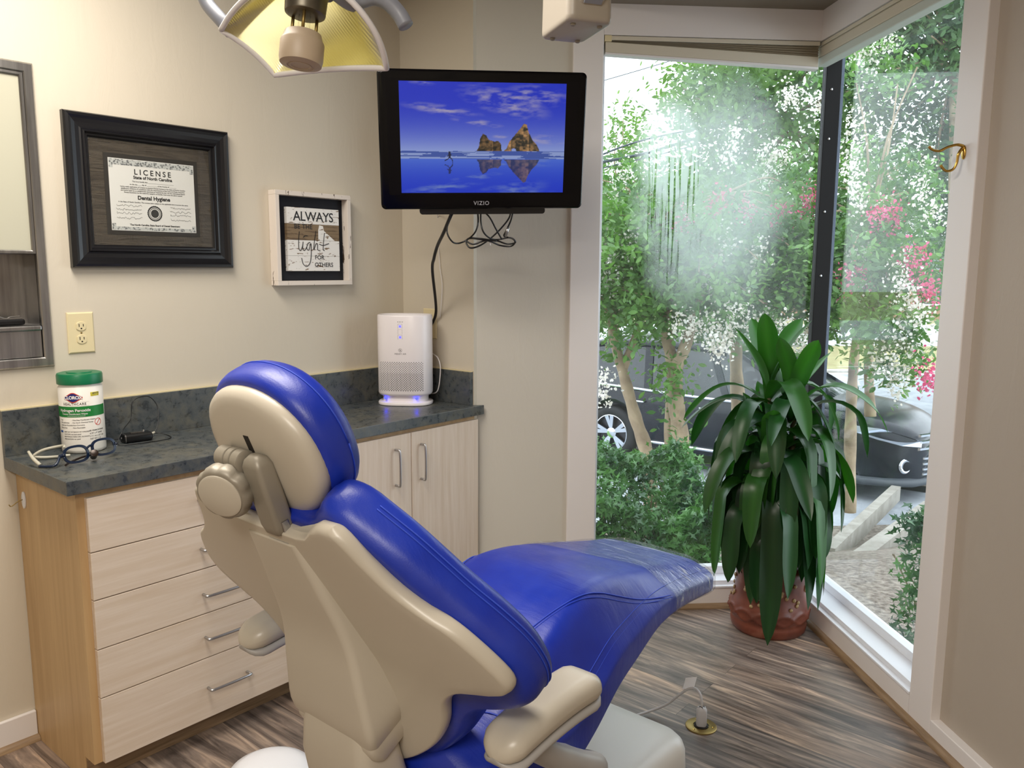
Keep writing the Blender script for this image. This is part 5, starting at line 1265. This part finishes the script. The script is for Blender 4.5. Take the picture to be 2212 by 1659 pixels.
def clumps(els, nclump, per, rad, seed):
    r = np.random.default_rng(seed); cs = []
    tot = sum(e[2] for e in els)
    for c, R, w_ in els:
        m_ = int(nclump*w_/tot); d = r.normal(size=(m_, 3)); d /= np.linalg.norm(d, axis=1, keepdims=True)
        cs.append(np.array(c)+d*np.array(R)*(r.random((m_, 1))**(1/2.4)))
    cs = np.concatenate(cs); Cc = np.repeat(cs, per, 0)+r.normal(size=(len(cs)*per, 3))*rad
    Nn = r.normal(size=Cc.shape)*.75+np.array([0, 0, .75]); return cs, Cc, Nn
def crown_tree(name, label, base, trunks, els, nclump, per, rad, size, mat, seed, group=None, bl=None, trunk_r=.06, shape='oval', hang=()):
    t = thing(name, base, label, 'tree', group); r = random.Random(seed)
    cs, Cc, Nn = clumps(els, nclump, per, rad, seed)
    mb = MB()
    for pts, r0 in trunks:
        sp_ = spline(pts, 6); mb.tube(sp_, [r0*(1-.55*i/(len(sp_)-1))*(1+.08*math.sin(i*1.7)) for i in range(len(sp_))], 9)
    tops = [Vector(p[0][-1]) for p in trunks]+[Vector(p[0][-2]) for p in trunks]
    for i in range(0, len(cs), max(1, len(cs)//38)):
        c_ = Vector(cs[i]); a = min(tops, key=lambda q_: (q_-c_).length); m_ = a.lerp(c_, .5)+V(r.uniform(-.1,.1), r.uniform(-.1,.1), r.uniform(0,.12))
        mb.tube(spline([a, m_, c_], 4), [trunk_r*.22]+[trunk_r*.16]*4+[trunk_r*.10]*4, 5)
    mb.build('trunk', M_bark, t, smooth=True)
    leaf_cloud('foliage', mat, t, Cc, Nn, size, seed, shape)
    if bl:
        for nm, mt, frac, pts in bl:
            rr_ = np.random.default_rng(seed+5); pk = cs[rr_.choice(len(cs), int(len(cs)*frac), replace=False)] if frac else np.zeros((0, 3))
            if pts: pk = np.concatenate([pk, np.array([list(p) for p in pts])])
            k = 90; off = rr_.normal(size=(len(pk), k, 3))*np.array([.040, .040, .062]); P = (pk[:, None, :]+off+np.array([0, 0, .02])).reshape(-1, 3)
            leaf_cloud(nm, mt, t, P, rr_.normal(size=P.shape),   .0115, seed+9, 'petal')
    return t
gp = 'crape myrtles outside the window'
b1 = gpx(1425,1075,-.80); b1 = at(1412,1040,6.2)
crown_tree('crape_myrtle', 'crape myrtle with a single leaning trunk and white flowers outside the left window', b1,
    [([b1-V(0,0,.45), at(1398,990,6.2), at(1372,900,6.25), at(1345,800,6.3), at(1322,700,6.4), at(1335,560,6.5)], .062), ([at(1345,800,6.3), at(1400,640,6.4), at(1420,480,6.3)], .035), ([at(1330,740,6.3), at(1300,640,6.2)], .03)],
    [(at(1370,640,6.3), (.85,.85,.42), 3), (at(1345,540,6.2), (.8,.8,.45), 2), (at(1380,450,6.6), (.7,.7,.4), 1)], 330, 34, .085, .029, M_myr, 3, gp,
    [('white_blossoms', M_blw, .045, [at(1300,850,5.6), at(1303,830,5.6), at(1350,385,6.3), at(1330,420,6.2), at(1420,590,5.9), at(1310,560,6.0), at(1425,560,6.)])])
b2 = at(1478,1050,6.0)
crown_tree('crape_myrtle', 'crape myrtle with a thick forked trunk standing between the hedge and the plant', b2,
    [([b2-V(0,0,.4), at(1472,980,6.0), at(1462,880,6.0), at(1455,790,6.05), at(1440,720,6.1), at(1430,560,6.2)], .075), ([at(1448,1010,6.05), at(1446,900,6.1), at(1450,820,6.1)], .05), ([at(1458,800,6.0), at(1490,720,6.0), at(1530,560,6.1), at(1560,420,6.3)], .05)],
    [(at(1500,610,6.2), (.8,.8,.45), 3), (at(1560,500,6.4), (.8,.8,.5), 2), (at(1480,480,6.6), (.7,.7,.4), 1), (at(1450,870,5.9), (.16,.16,.25), .16)], 330, 34, .085, .029, M_myr, 13, gp,
    [('white_blossoms', M_blw, .05, [at(1470,710,5.6), at(1500,715,5.6), at(1530,715,5.6), at(1545,745,5.6), at(1575,725,5.6), at(1550,765,5.55), at(1590,300,6.0), at(1575,345,6.), at(1560,735,5.6), at(1620,700,5.6), at(1570,530,5.8), at(1640,550,5.8)]), ('pink_blossoms', M_blp, 0, [at(1540,450,6.0), at(1555,440,6.), at(1480,480,5.9)])])
b3 = at(1598,1040,6.8)
crown_tree('crape_myrtle', 'crape myrtle with pink and white flowers behind the dracaena', b3,
    [([b3-V(0,0,.4), at(1595,900,6.8), at(1590,760,6.8), at(1600,640,6.8), at(1640,500,6.9)], .070), ([at(1592,780,6.8), at(1560,650,6.8), at(1530,540,6.8)], .04), ([at(1600,700,6.8), at(1680,540,6.8), at(1740,400,6.9)], .03)],
    [(at(1650,600,6.6), (.85,.85,.5), 3), (at(1690,470,6.8), (.8,.8,.5), 2), (at(1740,640,6.2), (.6,.6,.4), 1.2)], 330, 34, .085, .029, M_myr, 23, gp,
    [('white_blossoms', M_blw, .05, [at(1650,340,6.4), at(1670,345,6.4), at(1690,350,6.4), at(1700,210,6.3), at(1720,215,6.3), at(1720,735,5.6), at(1745,730,5.6), at(1690,720,5.6), at(1765,230,6.), at(1650,700,5.8)]), ('pink_blossoms', M_blp, 0, [at(1682,470,6.2), at(1690,465,6.2), at(1740,455,6.2), at(1750,440,6.2), at(1610,462,6.2)])])
b4 = at(1842,1000,6.4)
crown_tree('crape_myrtle', 'crape myrtle with hanging white and pink flower heads outside the right window', b4,
    [([b4-V(0,0,.4), at(1838,900,6.4), at(1845,780,6.3), at(1860,640,6.2), at(1880,480,6.1)], .05), ([at(1880,900,6.5), at(1878,760,6.5), at(1900,600,6.4)], .045)],
    [(at(1850,560,6.0), (.55,.6,.5), 2), (at(1880,440,6.2), (.5,.6,.4), 1.5), (at(1900,620,5.6), (.42,.5,.5), 2), (at(1930,760,5.2), (.20,.2,.28), .5), (at(1870,140,6.0), (.42,.5,.22), .5)], 270, 34, .075, .028, M_myr, 33, gp,
    [('white_blossoms', M_blw, .05, [at(1830,360,5.6), at(1845,400,5.6), at(1855,440,5.6), at(1940,600,5.2), at(1960,640,5.2), at(1975,690,5.2), at(1950,700,5.2), at(1930,740,5.1), at(1960,790,5.1), at(1938,840,5.1), at(1920,800,5.1), at(1900,780,5.2), at(1990,420,5.4), at(2015,470,5.4), at(1850,120,5.8), at(1880,130,5.8), at(1920,90,5.8), at(1985,690,5.0), at(1845,270,5.6)]), ('pink_blossoms', M_blp, 0, [at(1975,575,5.2), at(2000,640,5.2), at(2003,632,5.2), at(1890,480,5.5), at(1860,600,5.5), at(1910,480,5.6), at(2010,830,4.9), at(2014,820,4.9), at(1830,610,5.4), at(1930,470,5.6), at(1970,565,5.2)])])
gt = 'trees across the street'
far = [('tall spreading light green tree filling the top of the left window', at(1640,700,17), [(at(1690,260,17), (2.2,2.2,2.3), 4), (at(1560,200,16), (1.4,1.4,.8), 1.4), (at(1590,420,18), (1.6,1.6,1.2), 2)], M_far, 200, 34),
       ('sparse light green tree at the left edge of the left window', at(1330,640,22), [(at(1340,430,22), (1.3,1.3,1.5), 2), (at(1420,480,23), (1.5,1.5,1.2), 1), (at(1370,280,23), (.5,.5,.5), .25)], M_far, 90, 30),
       ('tall dark green tree at the upper right corner of the right window', at(2060,640,15), [(at(2060,150,15), (1.9,1.9,2.0), 3), (at(1960,40,14.5), (1.4,1.4,.7), 1.4), (at(2090,420,16), (1.2,1.2,1.6), 2)], M_far2, 190, 34),
       ('low bushy tree beside the wooden utility pole', at(1860,640,28), [(at(1850,400,28), (1.6,1.6,1.3), 1), (at(1960,470,30), (2.4,2,1.4), 2), (at(2060,330,30), (1.5,1.5,1.4), 1)], M_far2, 110, 32),
       ('broad low tree behind the crape myrtles at the left', at(1450,640,32), [(at(1430,580,32), (4.4,3,1.7), 1), (at(1600,540,34), (4,3,2.2), 1)], M_far2, 110, 34),
       ('broad low tree seen through both panes near the black post', at(1750,640,34), [(at(1760,560,34), (4.6,3,1.9), 1), (at(1900,560,36), (3.6,3,1.3), .7)], M_far2, 110, 34)]
for i, (lb, b_, els, mt, nc_, pr_) in enumerate(far):
    b_.z = GZ; crown_tree('tree', lb, b_, [([b_, b_+V(0,0,2.2), Vector(els[0][0])], .16)], els, nc_, int(pr_*2.4), .30, .075, mt, 50+i, gt, None, .16)
# ---- hedge and holly
def holly(name, label, cat, box, n, seed, parent=None):
    r = np.random.default_rng(seed); a0_, a1_, b0_, b1_, z0_, z1_ = box
    U_ = r.random((n, 3)); f = r.choice([0, 1, 2, 3, 4], n, p=[.16, .12, .42, .15, .15])
    U_[:, 2] = np.where(f < 2, 1-.06*r.random(n), U_[:, 2]); U_[:, 0] = np.where(f == 2, .05*r.random(n), U_[:, 0]); U_[:, 1] = np.where(f == 3, 1-.05*r.random(n), np.where(f == 4, .05*r.random(n), U_[:, 1]))
    a = a0_+(a1_-a0_)*U_[:, 0]; b = b0_+(b1_-b0_)*U_[:, 1]; z = z0_+(z1_-z0_)*U_[:, 2]
    z = z+(.10*np.sin(a*6)+.07*np.sin(b*9+1))*U_[:, 2]
    P = np.outer(a, np.array(AX))+np.outer(b, np.array(BX)); P[:, 2] = z; P += r.normal(size=P.shape)*.025
    t = thing(name, wp((a0_+a1_)/2, (b0_+b1_)/2, z0_), label, cat)
    leaf_cloud('foliage', M_hol, t, P, r.normal(size=P.shape)*.7+np.array([0, 0, .6])-np.array(AX)*.25, .027, seed, 'spiky')
    mb = MB(); rr_ = random.Random(seed)
    for i in range(26):
        a = rr_.uniform(a0_+.1, a1_-.1); b = rr_.uniform(b0_+.05, b1_-.05); p0 = wp(a, b, z0_)
        mb.tube([p0, wp(a+rr_.uniform(-.1,.1), b+rr_.uniform(-.1,.1), z0_+(z1_-z0_)*.6), wp(a+rr_.uniform(-.2,.2), b+rr_.uniform(-.2,.2), z1_-.05)], [.008, .006, .003], 5)
    mb.build('branches', M_bark, t); return t
holly('hedge', 'clipped spiny holly hedge right outside the left window', 'hedge', (3.80, 4.75, .30, 1.36, -.55, .36), 26000, 71)
holly('holly_bush', 'low holly bush just outside the lower corner of the right window', 'bush', (2.78, 3.48, 2.10, 2.70, -.55, .20), 12000, 72)
# ---- poles and wires
M_pole = plain('pale_pole', (196, 200, 208), .6); M_wood = plain('pole_wood', (112, 116, 112), .8); M_wire = plain('wire_grey', (70, 78, 84), .6)
u1 = thing('utility_pole', at(1600,650,19), 'pale slender utility pole behind the fogged part of the left window', 'utility pole')
MB().tube([at(1600,700,19), at(1598,140,19)], [.09, .075], 12).build('pole', M_pole, u1, smooth=True)
bx_ = at(1675,265,19); MB().fbox(bx_, rh, fh, V(0,0,1), -.20, .20, -.05, .05, -.07, .07).build('sign_box', plain('sign_white', (236, 238, 240), .5), u1)
u2 = thing('utility_pole', at(1908,640,30), 'wooden utility pole with a cross arm seen through the right window', 'utility pole')
MB().tube([at(1908,700,30), at(1908,300,30)], [.17, .14], 12).build('pole', M_wood, u2, smooth=True)
MB().tube([at(1890,312,30), at(1950,304,30)], .07, 8).tube([at(1910,345,30), at(1938,308,30)], .035, 6).build('cross_arm', M_wood, u2)
mb = MB()
for x, y in ((1944, 296), (1892, 305)): mb.lathe([(.05, -.12), (.09, -.05), (.09, .12), (.04, .2)], at(x, y, 30), V(0,0,1), 10)
mb.build('insulators', M_wood, u2)
wires = [([(1290,338), (1400,300), (1600,262), (1790,232)], 19, .022, 'upper thick cable of the bundle crossing the left window'), ([(1290,352), (1400,330), (1500,300), (1640,270), (1800,250)], 19, .035, 'thickest cable crossing the left window below the others'),
         ([(1290,366), (1420,335), (1600,290), (1790,262)], 19, .016, 'pale lowest cable crossing the left window'), ([(1290,178), (1380,152), (1520,110)], 19, .010, 'thin single wire in the white sky of the left window'),
         ([(1830,218), (1950,200), (2090,180)], 24, .016, 'wire crossing the right window above the crossarm'), ([(1830,78), (1950,60), (2090,45)], 24, .012, 'topmost wire in the right window'), ([(1820,118), (1950,100), (2090,83)], 24, .012, 'second wire from the top in the right window')]
for pts, d, r_, lb in wires:
    o = MB().tube(spline([at(x, y, d+.4*i) for i, (x, y) in enumerate(pts)], 5), r_, 6).build('overhead_wire', M_wire, None, smooth=True); tag(o, lb, 'wire', 'overhead wires')
# ---- dark sport utility car
car = V(-6.40, 9.72+.95, GZ); cf = V(.9989, .0476, 0); cl = V(-.0476, .9989, 0)
cv = thing('car', car+cf*1.4, 'dark blue sport utility car parked beyond the crape myrtles', 'car')
cp_ = lambda x, y, z: car+cf*x+cl*y+V(0,0,z)
M_body = plain('car_paint', (10, 15, 26), .25, 0, spec=.35, coat=.12)
M_cglass = plain('car_glass', (18, 24, 30), .06, spec=.8)
HB = [(-1.0, .80), (-.9, 1.02), (-.6, 1.10), (0, 1.10), (1.0, 1.07), (2.0, 1.05), (2.4, 1.06), (3.0, 1.03), (3.5, .97), (3.85, .86), (3.98, .76), (4.05, .62)]
WB = [(-1.0, .72), (-.85, .88), (0, .945), (2.8, .955), (3.4, .92), (3.7, .84), (3.9, .70), (4.02, .52), (4.05, .42)]
ZB = [(-1.0, .42), (-.8, .30), (0, .26), (3.2, .26), (3.7, .22), (4.0, .24), (4.05, .34)]
rows = []
for x in list(np.linspace(-1.0, 3.4, 34))+[3.5, 3.6, 3.7, 3.78, 3.86, 3.93, 3.99, 4.03, 4.05]:
    w_, h_, zb_ = smooth_keys(WB, x), smooth_keys(HB, x), smooth_keys(ZB, x)
    def arch(z):   # wheel arches cut up the lower side
        m_ = z
        for hx in (0, 2.92):
            if abs(x-hx) < .44: m_ = max(m_, .39+math.sqrt(.44**2-(x-hx)**2))
        return min(m_, h_-.12)
    zl = arch(zb_)
    sec = [(0, zb_+.02), (w_*.55, zb_+.02), (w_*.80, zb_+.02), (w_*.80, zl), (w_*.965, zl), (w_*.99, zl+.04), (w_*1.0, max(zl+.06, h_*.62)), (w_*.975, h_*.80 if h_*.8 > zl+.08 else zl+.08), (w_*.985, h_-.06), (w_*.94, h_-.01), (w_*.80, h_+.02), (w_*.4, h_+.05), (0, h_+.06)]
    rows.append([cp_(x, y, z) for y, z in sec]+[cp_(x, -y, z) for y, z in reversed(sec[1:-1])])
MB().rings(rows).build('body', M_body, cv, smooth=True, angle=50)
def green(zf, wf, xs):
    return [[cp_(x, y*wf(x), z) for y, z in ((0, zf(x)[0]), (1, zf(x)[0]), (.97, zf(x)[0]+.2*(zf(x)[1]-zf(x)[0])), (.84, zf(x)[1]-.03), (.75, zf(x)[1]), (0, zf(x)[1]+.02), (-.75, zf(x)[1]), (-.84, zf(x)[1]-.03), (-.97, zf(x)[0]+.2*(zf(x)[1]-zf(x)[0])), (-1, zf(x)[0]))] for x in xs]
ZR = [(-.95, 1.05), (-.75, 1.50), (-.4, 1.68), (.4, 1.73), (1.4, 1.71), (1.9, 1.60), (2.5, 1.28), (2.95, 1.05)]
MB().rings(green(lambda x: (1.02, max(smooth_keys(ZR, x)-.02, 1.03)), lambda x: .90, list(np.linspace(-.93, 2.93, 30)))).build('windows', M_cglass, cv, smooth=True, angle=40)
rows = []
for x in np.linspace(-.70, 1.62, 20):
    z = smooth_keys(ZR, x); rows.append([cp_(x, y, zz) for y, zz in ((-.80, z-.08), (-.70, z+.0), (-.4, z+.025), (0, z+.03), (.4, z+.025), (.70, z), (.80, z-.08), (.6, z-.04), (0, z-.02), (-.6, z-.04))])
MB().rings(rows).build('roof', M_body, cv, smooth=True)
for s_ in (-1, 1):
    mb = MB()
    for (x0_, z0_), (x1_, z1_), w_ in (((-.72,1.06),(-.50,1.62),.10), ((.55,1.06),(.50,1.68),.06), ((1.70,1.06),(1.42,1.68),.05), ((2.80,1.06),(1.75,1.66),.05)):
        f = lambda z: .91*(1-(.18)*max(0, (z-1.15))/.55)
        mb.hexa([cp_(x0_-w_, s_*.905, z0_), cp_(x0_+w_, s_*.905, z0_), cp_(x0_+w_, s_*.885, z0_), cp_(x0_-w_, s_*.885, z0_), cp_(x1_-w_, s_*.775, z1_), cp_(x1_+w_, s_*.775, z1_), cp_(x1_+w_, s_*.755, z1_), cp_(x1_-w_, s_*.755, z1_)])
    mb.build('pillars', M_body, cv)
M_cchrome = plain('car_chrome', (214, 218, 224), .12, 1)
for s_ in (-1, 1):
    MB().tube([cp_(x, s_*smooth_keys(WB, x)*.975, smooth_keys(HB, x)-.025) for x in np.linspace(-.6, 2.3, 16)], .022, 6).build('belt_trim', M_cchrome, cv, smooth=True)
    MB().tube([cp_(x, s_*smooth_keys(WB, x)*1.0, .345) for x in np.linspace(.55, 2.38, 10)], .024, 6).build('sill_trim', M_cchrome, cv, smooth=True)
    for hx_ in (.35, 1.35): MB().tube([cp_(hx_, s_*.955, .90), cp_(hx_+.02, s_*.985, .90), cp_(hx_+.17, s_*.985, .895), cp_(hx_+.19, s_*.955, .895)], .014, 6).build('door_handle', M_cchrome, cv, smooth=True)
    MB().rings([[cp_(2.25+x*k, s_*(.96+o), 1.12+z*k) for x, z in ((-.07,-.07),(.09,-.06),(.10,.06),(-.05,.08))] for o, k in ((0, .5), (.05, 1), (.20, 1), (.23, .7))]).build('mirror', M_body, cv, smooth=True, angle=50)
def wheel(x, y, s_):
    c_ = cp_(x, y, .385); axn = cl*s_
    w_ = MB().lathe([(.255, -.11), (.34, -.125), (.372, -.105), (.385, -.06), (.385, .06), (.372, .105), (.34, .12), (.275, .115), (.262, .10), (.255, .05), (.255, -.11)], c_, axn, 40, cap=False).build('wheel', plain('tyre', (26, 26, 28), .8), cv, smooth=True, angle=50)
    mb = MB().lathe([(.262, .10), (.268, .112), (.258, .114), (.248, .09), (.240, .02)], c_, axn, 40, cap=False)
    a = axn.orthogonal().normalized(); b = axn.cross(a)
    for k in range(5):
        t = 2*PI*k/5+.3
        for dt in (-.17, .17):
            d0 = a*math.cos(t)+b*math.sin(t); d1 = a*math.cos(t+dt)+b*math.sin(t+dt); pr = axn.cross(d1)
            mb.hexa([c_+d0*.05+pr*.018*q_+axn*o for o, q_ in ((.055,-1),(.055,1))]+[c_+d1*.25+pr*.026*q_+axn*.065 for q_ in (1,-1)]+[c_+d0*.05+pr*.018*q_+axn*o for o, q_ in ((.085,-1),(.085,1))]+[c_+d1*.25+pr*.030*q_+axn*.100 for q_ in (1,-1)])
    mb.lathe([(.075, .05), (.075, .085), (.05, .095), (.0001, .097)], c_, axn, 24); mb.build('rim', M_cchrome, w_, smooth=True, angle=40)
    MB().lathe([(.24, .0), (.24, .01), (.0001, .01)], c_, axn, 30).build('brake_disc', plain('disc', (60, 60, 64), .4, .8), w_)
for x in (0, 2.92):
    for s_ in (-1, 1): wheel(x, s_*.845, s_)
# front end: headlamps, grille, fog lamps, lip
for s_ in (-1, 1):
    P = [(3.30,.905,.90), (3.60,.865,.885), (3.86,.72,.80), (3.97,.55,.735), (3.97,.56,.665), (3.80,.79,.70), (3.55,.89,.76), (3.32,.915,.82)]
    Q1 = [cp_(x+.03, s_*(y+.03), z) for x, y, z in P]; Q0 = [cp_(x-.05, s_*(y-.05), z) for x, y, z in P]
    MB().rings([Q0, Q1]).build('headlamp', plain('headlamp_clear', (200, 208, 220), .08, .6), cv)
    MB().lathe([(.10, 0), (.10, .02), (.06, .03), (.06, .0)], cp_(3.86, s_*.70, .44), (cf+cl*s_*.75).normalized(), 18).build('fog_lamp', M_cchrome, cv, smooth=True)
mb = MB()
for i, z in enumerate((.80, .72, .64)):
    mb.rings([[cp_(x+dx+.06, y, z+dz) for dx, dz in ((.0,-.018),(.03,-.012),(.03,.012),(0,.018))] for x, y in ((3.90,-.60),(3.99,-.42),(4.055,-.2),(4.07,0),(4.055,.2),(3.99,.42),(3.90,.60))])
mb.build('grille', M_cchrome, cv)
mb = MB()
for i, z in enumerate((.52, .455, .39, .33)):
    mb.rings([[cp_(x+dx+.06, y, z+dz) for dx, dz in ((.0,-.014),(.02,-.01),(.02,.01),(0,.014))] for x, y in ((3.95,-.52),(4.03,-.38),(4.065,-.2),(4.075,0),(4.065,.2),(4.03,.38),(3.95,.52))])
mb.build('lower_grille', M_cchrome, cv)
MB().rings([[cp_(x+dx, y, z) for dx, z in ((-.10,.20),(.04,.20),(.06,.25),(-.02,.30))] for x, y in ((3.40,-.93),(3.70,-.86),(3.92,-.70),(4.03,-.45),(4.07,0),(4.03,.45),(3.92,.70),(3.70,.86),(3.40,.93))]).build('bumper_lip', plain('lip_grey', (70, 74, 80), .5), cv, smooth=True)
# ---- wheelie bin and the house across the street
bn = thing('trash_bin', fp(12.6, 4.72, GZ+.02), 'large rolling trash bin with a pale lid by the lawn beyond the car hood', 'trash bin')
bo_ = fp(12.6, 4.95, GZ+.02); q4 = lambda w_, d, z: [bo_+rh*x*w_+fh*y*d+V(0,0,z) for x, y in ((-1,-1),(1,-1),(1,1),(-1,1))]
MB().hexa(q4(.26, .28, .02)+q4(.33, .36, .95)).build('body', plain('bin_green', (62, 84, 66), .5), bn, bevel=.02)
MB().hexa(q4(.35, .38, .955)+q4(.31, .34, 1.05)).build('lid', plain('bin_lid', (188, 194, 200), .4), bn, bevel=.02)
hs_ = thing('house', fp(46, 22, GZ), 'low brown brick house with a grey roof far across the street', 'house')
hb_ = lambda d, r, z: fp(d, r, GZ+z)
M_brk = two('brick_brown', (150, 116, 96), (176, 142, 118), 8)
MB().hexa([hb_(44,r,z) if False else hb_(d,r,z) for z in (0, 2.7) for d, r in ((44,14),(44,34),(52,34),(52,14))]).build('walls', M_brk, hs_)
MB().add([hb_(43.4,13.4,2.7), hb_(43.4,34.6,2.7), hb_(52.6,34.6,2.7), hb_(52.6,13.4,2.7), hb_(48,13.4,4.6), hb_(48,34.6,4.6)], [(0,1,5,4),(2,3,4,5),(0,4,3),(1,2,5),(3,2,1,0)]).build('roof', plain('shingle_grey', (120, 120, 124), .9), hs_)
for r in (18, 22.5, 27, 31):
    wo = MB().hexa([hb_(d,x,z) for z in (.8, 2.2) for d, x in ((43.9,r-.8),(43.9,r+.8),(44.0,r+.8),(44.0,r-.8))]).build('window', M_white, hs_)
    MB().hexa([hb_(d,x,z) for z in (.9, 2.1) for d, x in ((43.86,r-.7),(43.86,r+.7),(43.9,r+.7),(43.9,r-.7))]).build('pane', M_cglass, wo)
# ================================================================== countable small pieces become parts of their own
def separate(o, name):
    me = o.data; n = len(me.vertices); par = list(range(n))
    def find(i):
        while par[i] != i: par[i] = par[par[i]]; i = par[i]
        return i
    for p in me.polygons:
        r0 = find(p.vertices[0])
        for v_ in p.vertices[1:]: par[find(v_)] = r0
    groups = {}
    for p in me.polygons: groups.setdefault(find(p.vertices[0]), []).append(p)
    for ps in groups.values():
        ids = sorted({v_ for p in ps for v_ in p.vertices}); mp = {a: i for i, a in enumerate(ids)}
        m2 = bpy.data.meshes.new(name); m2.from_pydata([tuple(me.vertices[i].co) for i in ids], [], [tuple(mp[v_] for v_ in p.vertices) for p in ps])
        for mt in me.materials: m2.materials.append(mt)
        m2.polygons.foreach_set('material_index', [p.material_index for p in ps]); m2.polygons.foreach_set('use_smooth', [p.use_smooth for p in ps]); m2.update()
        c = bpy.data.objects.new(name, m2); C.objects.link(c); c.parent = o.parent; c.location = o.location
    bpy.data.objects.remove(o)
SEP = {'screws': 'screw', 'rivets': 'rivet', 'insulators': 'insulator', 'border': 'border_strip', 'back_stitching': 'seam', 'seat_stitching': 'seam', 'shield_posts': 'shield_post', 'slots': 'slot', 'hooks': 'hook_prong'}
for o in list(bpy.data.objects):
    k = o.name.split('.')[0]
    if k in SEP and o.type == 'MESH' and o.parent is not None: separate(o, SEP[k])
